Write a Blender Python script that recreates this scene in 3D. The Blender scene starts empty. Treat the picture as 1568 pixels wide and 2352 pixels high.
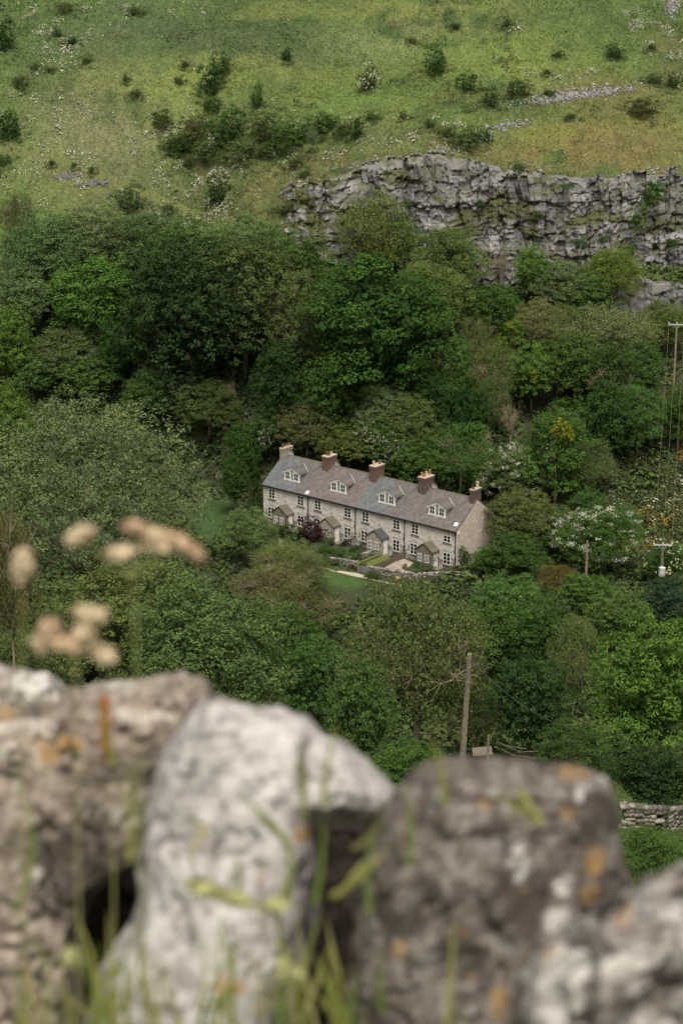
import bpy, math, random
import numpy as np
from mathutils import Vector, Matrix

# ------------------------------------------------------------------ camera, sky, sun, exposure
PITCH = math.radians(17.57)
S = bpy.context.scene
cam_d = bpy.data.cameras.new("camera"); cam = bpy.data.objects.new("camera", cam_d)
S.collection.objects.link(cam); S.camera = cam
cam.location = (0, 0, 0); cam.rotation_euler = (math.pi/2 - PITCH, 0, 0)
cam_d.sensor_fit = 'VERTICAL'; cam_d.sensor_height = 36; cam_d.sensor_width = 24; cam_d.lens = 70
cam_d.clip_start = 0.05; cam_d.clip_end = 3000
cam_d.dof.use_dof = True; cam_d.dof.focus_distance = 235; cam_d.dof.aperture_fstop = 7.6

SUN_EL, SUN_AZ = 61, 174           # azimuth measured from +Y clockwise (towards +X)
W = bpy.data.worlds.new("World"); S.world = W; W.use_nodes = True
wn = W.node_tree.nodes; wl = W.node_tree.links
sky = wn.new('ShaderNodeTexSky'); sky.sky_type = 'NISHITA'; sky.sun_disc = False
sky.sun_elevation = math.radians(SUN_EL); sky.sun_rotation = math.radians(SUN_AZ)
sky.dust_density = 4.0; sky.ozone_density = 0.6; sky.air_density = 1.2
hs = wn.new('ShaderNodeHueSaturation'); hs.inputs['Saturation'].default_value = 0.22
wl.new(sky.outputs[0], hs.inputs['Color'])
tint = wn.new('ShaderNodeMix'); tint.data_type = 'RGBA'; tint.blend_type = 'MULTIPLY'; tint.inputs[0].default_value = 1
tint.inputs[7].default_value = (1.0, 0.945, 0.85, 1); wl.new(hs.outputs[0], tint.inputs[6])
wl.new(tint.outputs[2], wn['Background'].inputs[0]); wn['Background'].inputs[1].default_value = 0.055
sl = bpy.data.lights.new("sun", 'SUN'); sl.energy = 1.5; sl.angle = math.radians(24); sl.color = (1, .955, .88)
so = bpy.data.objects.new("sun", sl); S.collection.objects.link(so)
_e, _a = math.radians(SUN_EL), math.radians(SUN_AZ)
sd = Vector((math.sin(_a)*math.cos(_e), math.cos(_a)*math.cos(_e), math.sin(_e)))
so.rotation_euler = sd.to_track_quat('Z', 'Y').to_euler(); so.location = sd*300
S.view_settings.view_transform = 'Standard'; S.view_settings.look = 'None'
S.view_settings.gamma = 1; S.view_settings.exposure = 1.25
S.cycles.max_bounces = 5; S.cycles.diffuse_bounces = 3; S.cycles.glossy_bounces = 1
S.cycles.transmission_bounces = 2; S.cycles.transparent_max_bounces = 4
S.cycles.caustics_reflective = False; S.cycles.caustics_refractive = False

# ------------------------------------------------------------------ helpers
COL = S.collection
R = math.radians
F = 70/36*2352.0                      # focal length in reference pixels (1568 x 2352)
CP, SP = math.cos(PITCH), math.sin(PITCH)

def ray(px, py):
    x = (px-784)/F; u = -(py-1176)/F
    return np.array([x, CP+u*SP, -SP+u*CP])
def at_depth(px, py, d): return ray(px, py)*d

def _h(i, j, k, s):
    n = (i*374761393 + j*668265263 + k*2147483647 + s*974634777) & 0xffffffff
    n = ((n ^ (n >> 13))*1274126177) & 0xffffffff
    n = ((n ^ (n >> 16))*2246822519) & 0xffffffff
    return ((n ^ (n >> 15)) & 0xffffff)/float(0xffffff)
def noise(x, y, z=0.0, s=0):
    x, y, z = np.broadcast_arrays(np.asarray(x, float), np.asarray(y, float), np.asarray(z, float))
    i, j, k = (np.floor(c).astype(np.int64) for c in (x, y, z))
    fx, fy, fz = x-i, y-j, z-k
    fx, fy, fz = (f*f*(3-2*f) for f in (fx, fy, fz))
    o = 0
    for a in (0, 1):
        for b in (0, 1):
            for c in (0, 1):
                o = o + _h(i+a, j+b, k+c, s)*(fx if a else 1-fx)*(fy if b else 1-fy)*(fz if c else 1-fz)
    return o                                     # 0..1
def fbm(x, y, z=0.0, s=0, n=4):
    o = 0; a = .5; t = 0
    for q in range(n):
        o = o + a*noise(x, y, z, s+q*17); t += a; a *= .5
        x = np.asarray(x)*2.03; y = np.asarray(y)*2.03; z = np.asarray(z)*2.03
    return o/t
def sst(a, b, x):
    t = np.clip((np.asarray(x, float)-a)/(b-a), 0, 1); return t*t*(3-2*t)
def cells(x, y, s=0, block=False):
    """nearest-cell id value, distance to it, and border distance (2-D)."""
    x = np.asarray(x, float); y = np.asarray(y, float)
    i = np.floor(x).astype(np.int64); j = np.floor(y).astype(np.int64)
    d1 = np.full(x.shape, 9.); d2 = np.full(x.shape, 9.); idv = np.zeros(x.shape)
    for a in (-1, 0, 1):
        for b in (-1, 0, 1):
            cx = i+a+.15+.7*_h(i+a, j+b, 0, s); cy = j+b+.15+.7*_h(i+a, j+b, 1, s)
            d = np.maximum(np.abs(x-cx), np.abs(y-cy)) if block else np.hypot(x-cx, y-cy); m = d < d1
            d2 = np.where(m, d1, np.minimum(d2, d))
            idv = np.where(m, _h(i+a, j+b, 2, s), idv); d1 = np.where(m, d, d1)
    return idv, d1, d2-d1

def mesh_np(name, V, Fc, mats=(), attrs=None, smooth=False, midx=None):
    """V (n,3); Fc (m,3|4) int or a list of lists; attrs {name:(domain,type,array)}"""
    me = bpy.data.meshes.new(name)
    V = np.ascontiguousarray(V, dtype=np.float32)
    if isinstance(Fc, np.ndarray):
        m, k = Fc.shape
        me.vertices.add(len(V)); me.vertices.foreach_set('co', V.ravel())
        me.loops.add(m*k); me.loops.foreach_set('vertex_index', Fc.astype(np.int32).ravel())
        me.polygons.add(m); me.polygons.foreach_set('loop_start', np.arange(0, m*k, k, dtype=np.int32))
        me.update(calc_edges=True)
    else:
        me.from_pydata([tuple(map(float, v)) for v in V], [], Fc); me.update()
    for mt in mats: me.materials.append(mt)
    if midx is not None: me.polygons.foreach_set('material_index', np.asarray(midx, dtype=np.int32))
    if attrs:
        for an, (dom, ty, arr) in attrs.items():
            at = me.attributes.new(an, ty, dom)
            if ty == 'FLOAT': at.data.foreach_set('value', np.asarray(arr, dtype=np.float32).ravel())
            else:
                arr = np.asarray(arr, dtype=np.float32)
                if arr.shape[1] == 3: arr = np.hstack([arr, np.ones((len(arr), 1), np.float32)])
                at.data.foreach_set('color', arr.ravel())
    if smooth: me.polygons.foreach_set('use_smooth', np.ones(len(me.polygons), dtype=bool))
    return me

def link(name, me, parent=None, loc=None, rot=None, scale=None):
    o = bpy.data.objects.new(name, me); COL.objects.link(o)
    if parent is not None: o.parent = parent
    if loc is not None: o.location = loc
    if rot is not None: o.rotation_euler = rot
    if scale is not None: o.scale = scale
    return o
def tag(o, label=None, cat=None, group=None, kind=None):
    if label: o['label'] = label
    if cat: o['category'] = cat
    if group: o['group'] = group
    if kind: o['kind'] = kind
    return o
def empty(name, loc=(0, 0, 0), rz=0, parent=None):
    return link(name, None, parent, loc, (0, 0, rz))

class MB:
    """collects simple solids into one mesh"""
    def __init__(s): s.v = []; s.f = []; s.m = []; s.cur = 0
    def add(s, vs, fs):
        b = len(s.v); s.v += [tuple(v) for v in vs]; s.f += [[b+i for i in f] for f in fs]; s.m += [s.cur]*len(fs)
    def box(s, x0, y0, z0, x1, y1, z1):
        s.add([(x0,y0,z0),(x1,y0,z0),(x1,y1,z0),(x0,y1,z0),(x0,y0,z1),(x1,y0,z1),(x1,y1,z1),(x0,y1,z1)],
              [(0,3,2,1),(4,5,6,7),(0,1,5,4),(1,2,6,5),(2,3,7,6),(3,0,4,7)])
    def prism(s, poly, d):                      # poly: 3-D points (planar), d: extrusion vector
        n = len(poly); P = [Vector(p) for p in poly]; d = Vector(d)
        s.add(P+[p+d for p in P], [list(range(n))[::-1], list(range(n, 2*n))]+[[i, (i+1) % n, n+(i+1) % n, n+i] for i in range(n)])
    def tube(s, pts, rad, n=8, cap=True):
        pts = [Vector(p) for p in pts]
        rad = rad if hasattr(rad, '__len__') else [rad]*len(pts)
        vs = []; up = Vector((0, 0, 1))
        for i, p in enumerate(pts):
            d = (pts[min(i+1, len(pts)-1)]-pts[max(i-1, 0)])
            d = d.normalized() if d.length > 1e-9 else up
            a = d.cross(Vector((0, 0, 1)) if abs(d.z) < .9 else Vector((1, 0, 0))).normalized(); b = d.cross(a)
            for k in range(n):
                t = 2*math.pi*k/n; vs.append(p+(a*math.cos(t)+b*math.sin(t))*rad[i])
        fs = [[i*n+k, i*n+(k+1) % n, (i+1)*n+(k+1) % n, (i+1)*n+k] for i in range(len(pts)-1) for k in range(n)]
        if cap: fs += [list(range(n))[::-1], [(len(pts)-1)*n+k for k in range(n)]]
        s.add(vs, fs)
    def mesh(s, name, *mats, smooth=False): return mesh_np(name, np.array(s.v), s.f, mats, smooth=smooth, midx=s.m)
    def build(s, name, mat, parent=None, **k):
        mats = mat if isinstance(mat, (list, tuple)) else [mat]
        return link(name, s.mesh(name, *mats), parent, **k)

# ------------------------------------------------------------------ materials
class NT:
    def __init__(s, name):
        s.m = bpy.data.materials.new(name); s.m.use_nodes = True
        s.t = s.m.node_tree; s.n = s.t.nodes; s.b = s.n['Principled BSDF']
        s.b.inputs['Roughness'].default_value = .85; s.b.inputs['Specular IOR Level'].default_value = .2
    def node(s, ty, **kw):
        n = s.n.new(ty)
        for k, v in kw.items(): setattr(n, k, v)
        return n
    def L(s, a, b): s.t.links.new(a, b)
    def coord(s, which='Object'):
        return s.node('ShaderNodeTexCoord').outputs[which]
    def mapped(s, sc, which='Object', rot=(0, 0, 0)):
        mp = s.node('ShaderNodeMapping'); s.L(s.coord(which), mp.inputs[0])
        mp.inputs['Scale'].default_value = sc if hasattr(sc, '__len__') else (sc, sc, sc)
        mp.inputs['Rotation'].default_value = rot
        return mp.outputs[0]
    def noise(s, scale, vec=None, detail=4, rough=.55):
        n = s.node('ShaderNodeTexNoise'); n.inputs['Scale'].default_value = scale
        n.inputs['Detail'].default_value = detail; n.inputs['Roughness'].default_value = rough
        s.L(vec if vec is not None else s.coord(), n.inputs['Vector']); return n.outputs['Fac']
    def ramp(s, fac, stops, interp='LINEAR'):
        r = s.node('ShaderNodeValToRGB'); r.color_ramp.interpolation = interp
        el = r.color_ramp.elements
        while len(el) < len(stops): el.new(.5)
        for e, (p, c) in zip(el, stops):
            e.position = p; e.color = tuple(c)+(1,) if hasattr(c, '__len__') else (c, c, c, 1)
        s.L(fac, r.inputs[0]); return r.outputs[0]
    def mix(s, fac, a, b, mode='MIX'):
        n = s.node('ShaderNodeMix', data_type='RGBA', blend_type=mode)
        for v, i in ((fac, 0), (a, 6), (b, 7)):
            if isinstance(v, (int, float)): n.inputs[i].default_value = v if i == 0 else (v, v, v, 1)
            elif isinstance(v, tuple): n.inputs[i].default_value = v+(1,) if len(v) == 3 else v
            else: s.L(v, n.inputs[i])
        return n.outputs[2]
    def math(s, op, a, b=0.0, clamp=False):
        n = s.node('ShaderNodeMath', operation=op, use_clamp=clamp)
        for v, i in ((a, 0), (b, 1)):
            if isinstance(v, (int, float)): n.inputs[i].default_value = v
            else: s.L(v, n.inputs[i])
        return n.outputs[0]
    def attr(s, name, out='Color'):
        a = s.node('ShaderNodeAttribute', attribute_name=name); return a.outputs[out]
    def bump(s, h, strength=.5, dist=.05):
        b = s.node('ShaderNodeBump'); b.inputs['Strength'].default_value = strength
        b.inputs['Distance'].default_value = dist; s.L(h, b.inputs['Height']); s.L(b.outputs[0], s.b.inputs['Normal'])
    def base(s, c):
        if isinstance(c, tuple): s.b.inputs['Base Color'].default_value = c+(1,)
        else: s.L(c, s.b.inputs['Base Color'])
        return s

def plain(name, c, rough=.7, spec=.3, var=.25, scale=3):
    t = NT(name); n = t.noise(scale)
    t.base(t.mix(1.0, tuple(c), t.ramp(n, [(.3, 1-var), (.7, 1+var)]), 'MULTIPLY'))
    t.b.inputs['Roughness'].default_value = rough; t.b.inputs['Specular IOR Level'].default_value = spec
    return t.m
M = {}
def leaf_mat(name, trans=.3):
    t = NT(name)
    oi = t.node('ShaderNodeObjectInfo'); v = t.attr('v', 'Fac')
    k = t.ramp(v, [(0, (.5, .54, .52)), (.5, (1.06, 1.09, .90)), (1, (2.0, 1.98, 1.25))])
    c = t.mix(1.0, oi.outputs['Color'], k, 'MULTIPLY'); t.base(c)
    t.b.inputs['Roughness'].default_value = .7; t.b.inputs['Specular IOR Level'].default_value = .08
    tr = t.node('ShaderNodeBsdfTranslucent'); t.L(t.mix(1.0, c, (1.0, 1.1, .75), 'MULTIPLY'), tr.inputs[0])
    mx = t.node('ShaderNodeMixShader'); mx.inputs[0].default_value = trans
    out = t.n['Material Output']; t.L(t.b.outputs[0], mx.inputs[1]); t.L(tr.outputs[0], mx.inputs[2]); t.L(mx.outputs[0], out.inputs[0])
    return t.m
M['leaf'] = leaf_mat('leaves')
def attr_leaf(name, trans=.15):
    t = NT(name); c = t.attr('col'); t.base(c)
    tr = t.node('ShaderNodeBsdfTranslucent'); t.L(c, tr.inputs[0])
    mx = t.node('ShaderNodeMixShader'); mx.inputs[0].default_value = trans
    out = t.n['Material Output']; t.L(t.b.outputs[0], mx.inputs[1]); t.L(tr.outputs[0], mx.inputs[2]); t.L(mx.outputs[0], out.inputs[0])
    return t.m
M['ground_leaf'] = attr_leaf('ground_plants')
M['bark'] = plain('bark', (.13, .105, .075), .9, .1, .4, 6)
M['dead_twig'] = plain('dead_twigs', (.27, .22, .15), .9, .1, .3, 6)
M['pole'] = plain('pole_wood', (.19, .165, .125), .85, .1, .35, 4)
M['blossom'] = plain('blossom', (.62, .62, .50), .8, .1, .3, 9)
M['cream'] = plain('cream_blossom', (.62, .56, .30), .8, .1, .25, 9)
M['wire'] = plain('wire', (.05, .05, .045), .5, .3, .05)
M['metal'] = plain('galvanised_metal', (.5, .51, .5), .45, .5, .15)
# ------------------------------------------------------------------ the valley
HA = math.radians(39.6); HU = 7.64; HD = 8.24; HE = 5.0; HR = 2.94
HC = np.array([1.8, 233.5]); YZ = -78.2
HX = np.array([math.cos(HA), -math.sin(HA)]); HY = np.array([math.sin(HA), math.cos(HA)])
def yard(u, v): p = HC+HX*(u-2*HU)+HY*v; return (float(p[0]), float(p[1]))      # terrace frame -> world
def to_yard(x, y):
    dx = np.asarray(x)-HC[0]; dy = np.asarray(y)-HC[1]
    return dx*HX[0]+dy*HX[1]+2*HU, dx*HY[0]+dy*HY[1]

def cliff_y(x): return 294+2.5*np.sin(np.asarray(x)*.11+.5)+1.2*np.sin(np.asarray(x)*.31)
def cliff_top(x): return np.interp(x, [-22, -10, -3, 5, 14, 25, 38, 52, 95], [-47, -44.5, -42, -39.5, -38.2, -40.5, -41, -41, -40])
def cliff_base(x): return np.interp(x, [-22, -10, 0, 15, 30, 95], [-47.3, -49.3, -52, -55, -55.5, -56])
def H0(x, y):
    x = np.asarray(x, float); y = np.asarray(y, float); x, y = np.broadcast_arrays(x, y)
    near = np.interp(y, [-300, -60, -3, 1.2, 3, 20, 60, 100, 127, 155, 185, 200],
                     [6, -.2, -1.6, -1.65, -2.0, -11, -32, -50, -59.5, -69, -77, YZ])
    ys = np.clip(250-.38*x, 238, 258)
    up = np.interp(y, [332, 380, 440, 520, 700], [0, 21, 46, 62, 75])
    yc = cliff_y(x)
    t1 = np.clip((y-ys)/(yc-1.2-ys), 0, 1); base = YZ+(cliff_base(x)-YZ)*t1
    t2 = np.clip((y-yc+1.2)/2.6, 0, 1); t3 = np.clip((y-yc-1.4)/(332-yc-1.4), 0, 1)
    top = cliff_top(x)
    rgt = base+(top-cliff_base(x))*t2+(-27-top)*t3
    lft = YZ+(-27-YZ)*np.clip((y-ys)/(332-ys), 0, 1)
    w = sst(-24, -12, x)
    far = lft*(1-w)+rgt*w
    # grassy mound with a second little crag, right, below the cliff
    mound = 4.8*sst(30, 40, x)*sst(282.6, 284.2, y)*(1-sst(285.5, 292, y))
    ledge = 2.0*sst(22, 26, x)*(1-sst(34, 40, x))*sst(280.8, 282, y)*(1-sst(283, 290, y))
    z = np.where(y > ys, far+up, near)+mound+ledge
    return z
def H(x, y):
    z = H0(x, y); u, v = to_yard(x, y)
    flat = sst(-16, -7, v)*(1-sst(10, 13, v))*sst(-12, -5, u)*(1-sst(38, 45, u))
    amp = sst(8, 60, y)*(1-flat)
    hl = sst(285, 300, y)
    n = hl*((fbm(np.asarray(x)/1.7, np.asarray(y)/2.2, 0, 15, 2)-.5)*.55+(fbm(np.asarray(x)/14., np.asarray(y)/3.0, 0, 16, 2)-.5)*.8)+(fbm(np.asarray(x)/22., np.asarray(y)/22., 0, 3, 3)-.5)*4.2+(fbm(np.asarray(x)/5., np.asarray(y)/5., 0, 9, 3)-.5)*1.0
    cl = 1-.75*np.exp(-((np.asarray(y)-cliff_y(x))/6.)**2)*sst(-24, -10, x)
    z = z+n*amp*cl
    return z+(YZ-z)*flat
def hit(px, py, hc=0.0, per=0.0, tmin=60):
    """first point along the pixel's ray that is (hc + per*t) above the terrain"""
    d = ray(px, py); t = np.linspace(tmin, 620, 4000)
    g = H(d[0]*t, d[1]*t); a = d[2]*t-g-(hc+per*t)
    k = np.argmax(a <= 0)
    if a[k] > 0: k = len(t)-1
    return d*t[k], t[k], float(g[k])

PINK = (.175, .145, .08); YEL = (.16, .16, .045); ORA = (.215, .18, .045); DKG = (.055, .085, .028); BRI = (.145, .175, .042)
BRN = (.15, .115, .045); PALE = (.26, .24, .13)
blobs = []                       # ground colour patches: world x, y, radii, colour, strength
def patch(px, py, rx, ry, c, s=.8):
    p, t, g = hit(px, py); k = t/F
    blobs.append((p[0], p[1], rx*k, ry*k*2.6, c, s))
for a in [(250,300,180,60,PINK,.75),(120,260,140,50,PINK,.35),(560,95,260,40,(.075,.09,.04),.85),(300,55,160,50,(.07,.09,.045),.7),(80,120,120,50,DKG,.7),
          (1280,40,230,45,DKG,.6),(650,30,80,40,DKG,.65),(900,90,120,30,PALE,.35),(620,15,90,20,YEL,.45),(800,30,240,12,YEL,.5),(430,175,320,28,(.17,.18,.05),.7),(700,170,300,22,YEL,.3),
          (430,195,90,18,YEL,.4),(950,250,160,40,BRI,.6),(1200,150,220,60,BRI,.75),(1090,120,200,60,BRI,.6),(700,230,120,40,BRI,.5),(450,260,160,50,BRI,.4),(1330,320,130,30,ORA,.75),(1500,290,90,26,ORA,.65),(1240,310,60,14,ORA,.4),
          (1250,355,330,30,BRN,.85),(1470,340,140,40,BRN,.8),(1400,240,180,40,BRN,.6),(900,330,120,40,(.13,.12,.05),.6),(760,420,90,50,BRN,.8),(600,430,130,50,BRN,.6),
          (200,430,150,40,(.13,.12,.05),.6),(60,420,90,50,YEL,.3),(1520,620,70,22,(.17,.11,.035),.95),(1380,200,160,30,BRN,.6),(480,400,100,30,BRN,.4),(1530,110,50,60,BRN,.5),
          (1000,20,300,20,YEL,.4),(330,110,140,20,DKG,.5),(60,330,110,30,BRI,.3)]:
    patch(*a)
FC = hit(497, 1195)[0]
def ground_col(x, y):
    x = np.asarray(x, float); y = np.asarray(y, float)
    n1 = fbm(x/9., y/9., 0, 21, 4); n2 = fbm(x/2.3, y/3.5, 0, 33, 4); n3 = fbm(x/28., y/28., 0, 41, 3)
    g = np.array([.092, .128, .034]); d = np.array([.06, .085, .026]); b = np.array([.155, .145, .055])
    c = d+(g-d)*sst(.3, .6, n1)[..., None]; c = c+(b-c)*(.6*sst(.48, .68, n3)*sst(.35, .6, n2))[..., None]
    for (bx, by, rx, ry, cc, s) in blobs:
        e = ((x-bx)/rx)**2+((y-by)/ry)**2; w = s*np.exp(-e*1.1)*sst(.25, .5, n2*.6+n1*.4)
        c = c+(np.array(cc)-c)*np.clip(w, 0, 1)[..., None]
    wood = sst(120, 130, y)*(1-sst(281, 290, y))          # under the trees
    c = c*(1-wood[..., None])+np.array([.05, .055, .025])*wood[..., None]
    u, v = to_yard(x, y)
    lawn = np.exp(-(((u-19.5)/7.5)**2+((v+13)/4.5)**2)**3)
    c = c+(np.array([.07, .125, .028])-c)*lawn[..., None]
    p = np.exp(-(((x-FC[0])/3.4)**2+((y-FC[1])/9)**2)**2)        # small green field left of the terrace
    c = c+(np.array([.048, .088, .026])-c)*p[..., None]
    return c*np.array([.93, 1.03, 1.04])*(.74+.52*fbm(x/.9, y/1.2, 0, 77, 2))[..., None]

def axis(parts):
    o = []
    for a, b, s in parts: o += list(np.arange(a, b, s))
    return np.array(o+[parts[-1][1]])
gx = axis([(-420, -110, 10), (-110, -75, 2), (-75, 75, .65), (75, 110, 2), (110, 420, 10)])
gy = axis([(-300, -10, 12), (-10, 6, .8), (6, 120, 2.0), (120, 245, 1.2), (245, 375, .6), (375, 460, 2.5), (460, 800, 12)])
X, Y = np.meshgrid(gx, gy); Z = H(X, Y)
nx, ny = len(gx), len(gy)
idx = np.arange(nx*ny).reshape(ny, nx)
Fq = np.stack([idx[:-1, :-1], idx[:-1, 1:], idx[1:, 1:], idx[1:, :-1]], -1).reshape(-1, 4)
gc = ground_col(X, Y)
t = NT('hill_grass'); c = t.attr('col')
f1 = t.noise(2.2, detail=6, rough=.7); f2 = t.noise(7.0, detail=5, rough=.7)
c = t.mix(1.0, c, t.ramp(f1, [(.3, .55), (.5, 1.0), (.72, 1.6)]), 'MULTIPLY'); c = t.mix(1.0, c, t.ramp(f2, [(.3, .6), (.7, 1.4)]), 'MULTIPLY')
t.base(c); t.bump(f1, .9, .35); M['ground'] = t.m
o = link('ground', mesh_np('ground', np.stack([X, Y, Z], -1).reshape(-1, 3), Fq, [M['ground']], {'col': ('POINT', 'FLOAT_COLOR', gc.reshape(-1, 3))}, smooth=True))
tag(o, kind='structure')

# ------------------------------------------------------------------ crags
def blocks(x, y, s):
    i_, d_, e_ = cells(x, y, s, True); return i_, d_, e_
def rock_face(name, x0, x1, yf, zb, zt, seed, step=.13, lean=3.2, back=2.2, rough=1.0, grass=.5):
    n = int((x1-x0)/step); xs = np.linspace(x0, x1, n)
    hh = float(np.max(zt(xs)-zb(xs))); mrow = int(hh/step)+6
    v = np.linspace(0, 1, mrow)
    XX, VV = np.meshgrid(xs, v)
    ZB = zb(XX); ZT = zt(XX)+rough*((cells(XX/1.7, XX*0+seed, seed)[0]-.5)*1.7+(fbm(XX/.7, XX*0, 0, seed+2, 3)-.5)*1.2+(fbm(XX/5., XX*0, 0, seed+3, 2)-.5)*2.6)
    zz = ZB-1.6+(ZT-ZB+1.6)*VV
    wx = XX+1.2*(fbm(XX/3, zz/3, 0, seed+5, 3)-.5); wz = zz+.9*(fbm(XX/2.5, zz/2.5, 0, seed+6, 3)-.5)-.06*XX
    a1, _, e1 = blocks(wx/3.0, wz/4.2, seed+1); a2, _, e2 = blocks(wx/1.35, wz/1.0, seed+2); a3, _, e3 = blocks(wx/.62, wz/.5, seed+3); a4, _, e4 = blocks(wx/.27, wz/.3, seed+4)
    butt = (fbm(XX/9., XX*0, 0, seed+9, 3)-.5)*5.5*rough
    out = butt+rough*(a1*.9+a2*.5+a3*.30+a4*.13+(fbm(XX/.5, zz/.5, 0, seed+11, 3)-.5)*.3+(fbm(XX/2.6, zz/4.5, 0, seed+12, 3)-.5)*1.5)
    crk = sst(.4, .65, noise(XX/2.2, zz/1.4, 0, seed+50)); out -= rough*.45*sst(.60, .66, fbm(wx/.9, zz/9., 0, seed+61, 3)); out -= rough*(.4*np.exp(-(e1/.035)**2)+.18*np.exp(-(e2/.06)**2)*crk+.08*np.exp(-(e3/.1)**2)*crk)
    led = noise(XX/12., wz/1.9, 0, seed+13); out += rough*(sst(.5, .6, led)*.35)
    yy = yf(XX)-.2-(1-VV)*lean-out
    ends = sst(0, .14, (XX-x0)/(x1-x0))*(1-sst(.97, 1, (XX-x0)/(x1-x0))*.0)
    yy = yy+(1-ends)*4.0
    V1 = np.stack([XX, yy, zz], -1)
    kb = 7; rows = []
    for q in range(1, kb+1):                     # the top lip runs back into the turf
        s = q/kb; yb = yy[-1]+(yf(xs)+back-yy[-1])*s
        zt_ = H(xs, np.maximum(yb, yf(xs)+1.5))
        rows.append(np.stack([xs, yb, zz[-1]*(1-s)+(zt_-.25)*s+.12*(fbm(xs/.6, yb/.6, 0, seed, 2)-.5)], -1))
    P = np.concatenate([V1, np.array(rows)], 0); r_, c_ = P.shape[:2]
    nz = np.gradient(yy, axis=0)
    gr = np.zeros((r_, c_)); gr[:mrow] = np.clip(sst(.03, .12, nz)*sst(.38, .55, fbm(XX/3.2, zz/1.6, 0, seed+20, 3))*grass*1.8+sst(.60, .68, fbm(XX/4.5, zz/2.2, 0, seed+23, 4))*.85+(1-ends)*sst(.35, .55, fbm(XX/1.5, zz/1.0, 0, seed+25, 3))+.8*(1-sst(-8, 8, XX))*sst(.45, .6, fbm(XX/1.5, zz/1.0, 0, seed+25, 3)), 0, 1)
    gr[mrow:] = sst(.1, .5, np.linspace(.2, 1, kb))[:, None]*np.clip(fbm(P[mrow:, :, 0]/1.2, P[mrow:, :, 1]/1.2, 0, 3, 3)*2.2-.5, 0, 1)
    tone = np.full((r_, c_), .5); tone[:mrow] = .15+.3*a2+.3*a3+.15*a4+.1*a1+.25*(fbm(XX/5, zz/5, 0, seed+30, 3)-.5)
    vj = fbm(wx/.9, zz/9., 0, seed+61, 3); tone[:mrow] -= .18*np.exp(-(e2/.06)**2)*crk+.35*sst(.58, .66, vj)+.22*(sst(.5, .62, fbm(XX/6., zz/5., 0, seed+63, 3)))
    id_ = np.arange(r_*c_).reshape(r_, c_)
    fq = np.stack([id_[:-1, :-1], id_[:-1, 1:], id_[1:, 1:], id_[1:, :-1]], -1).reshape(-1, 4)
    me = mesh_np(name, P.reshape(-1, 3), fq, [M['crag']], {'grass': ('POINT', 'FLOAT', np.clip(gr, 0, 1)), 'tone': ('POINT', 'FLOAT', np.clip(tone, 0, 1))})
    return tag(link(name, me), kind='structure')
t = NT('limestone_crag')
n1 = t.noise(1.3, detail=6, rough=.65); n2 = t.noise(.35, detail=4); n3 = t.noise(5, detail=5, rough=.7)
c = t.ramp(t.attr('tone', 'Fac'), [(0, (.085, .084, .088)), (.45, (.22, .212, .21)), (1, (.39, .37, .355))])
c = t.mix(t.ramp(n2, [(.45, 0), (.65, .6)]), c, (.17, .165, .175)); c = t.mix(t.ramp(n1, [(.55, 0), (.75, .6)]), c, (.36, .335, .30))
c = t.mix(1.0, c, t.ramp(n3, [(.3, .6), (.65, 1.25)]), 'MULTIPLY')
gcol = t.ramp(n3, [(.3, (.045, .06, .022)), (.6, (.10, .10, .042)), (.8, (.14, .115, .06))])
t.base(t.mix(t.attr('grass', 'Fac'), c, gcol)); t.bump(n3, .8, .15); M['crag'] = t.m
rock_face('cliff', -12.5, 96, cliff_y, cliff_base, cliff_top, 5, step=.12)
zer = lambda x: np.asarray(x, float)*0
rock_face('lower_crag', 24, 92, lambda x: 282.4+1.0*sst(30, 38, x)+zer(x), lambda x: H(x, zer(x)+281.4)-.3, lambda x: H(x, zer(x)+284.6)-.1, 31, lean=.5, back=1.6, rough=.42)
# broken rock and scree on the hillside: one mesh of many small angular stones
def scree(name, spots, seed, smin, smax, label, tone=1.0):
    rs = np.random.RandomState(seed); V = []; Fs = []; tn = []; b = 0
    cube = np.array([[-1,-1,-1],[1,-1,-1],[1,1,-1],[-1,1,-1],[-1,-1,1],[1,-1,1],[1,1,1],[-1,1,1]], float)
    cf = np.array([[0,3,2,1],[4,5,6,7],[0,1,5,4],[1,2,6,5],[2,3,7,6],[3,0,4,7]])
    for (px, py, rx, ry, n) in spots:
        for k in range(n):
            a = rs.normal(0, .5, 2); p, tt, g = hit(px+a[0]*rx, py+a[1]*ry-a[0]*rx*.12)
            s = rs.uniform(smin, smax)*rs.uniform(.6, 1.3, 3); c = cube*rs.uniform(.55, 1, (8, 3))*s
            th = rs.uniform(0, 6.28); ct, st = math.cos(th), math.sin(th)
            c = c@np.array([[ct, st, 0], [-st, ct, 0], [0, 0, 1]])+np.array([p[0], p[1], g+s[2]*.3])
            V.append(c); Fs.append(cf+b); tn += [rs.uniform(.2, 1)*tone]*8; b += 8
    me = mesh_np(name, np.concatenate(V), np.concatenate(Fs), [M['crag']], {'grass': ('POINT', 'FLOAT', np.zeros(b)), 'tone': ('POINT', 'FLOAT', np.array(tn))})
    return tag(link(name, me), label, 'scree', kind='stuff')
scree('scree', [(1330,218,120,13,520),(1160,290,55,12,110),(1000,350,60,10,50),(1250,232,60,8,150),(1545,15,22,26,160),(1200,410,60,30,60),(720,440,60,30,120),(1500,395,90,12,60),(880,375,110,14,80)], 3, .07, .24, 'loose pale limestone scree scattered over the hillside')
# small retaining bank beneath the green track, upper left
scree('stone_bank', [(150,407,30,5,80),(215,423,32,6,80)], 8, .12, .26, 'dark stony bank under the fenced grass track on the left', .35)

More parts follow.
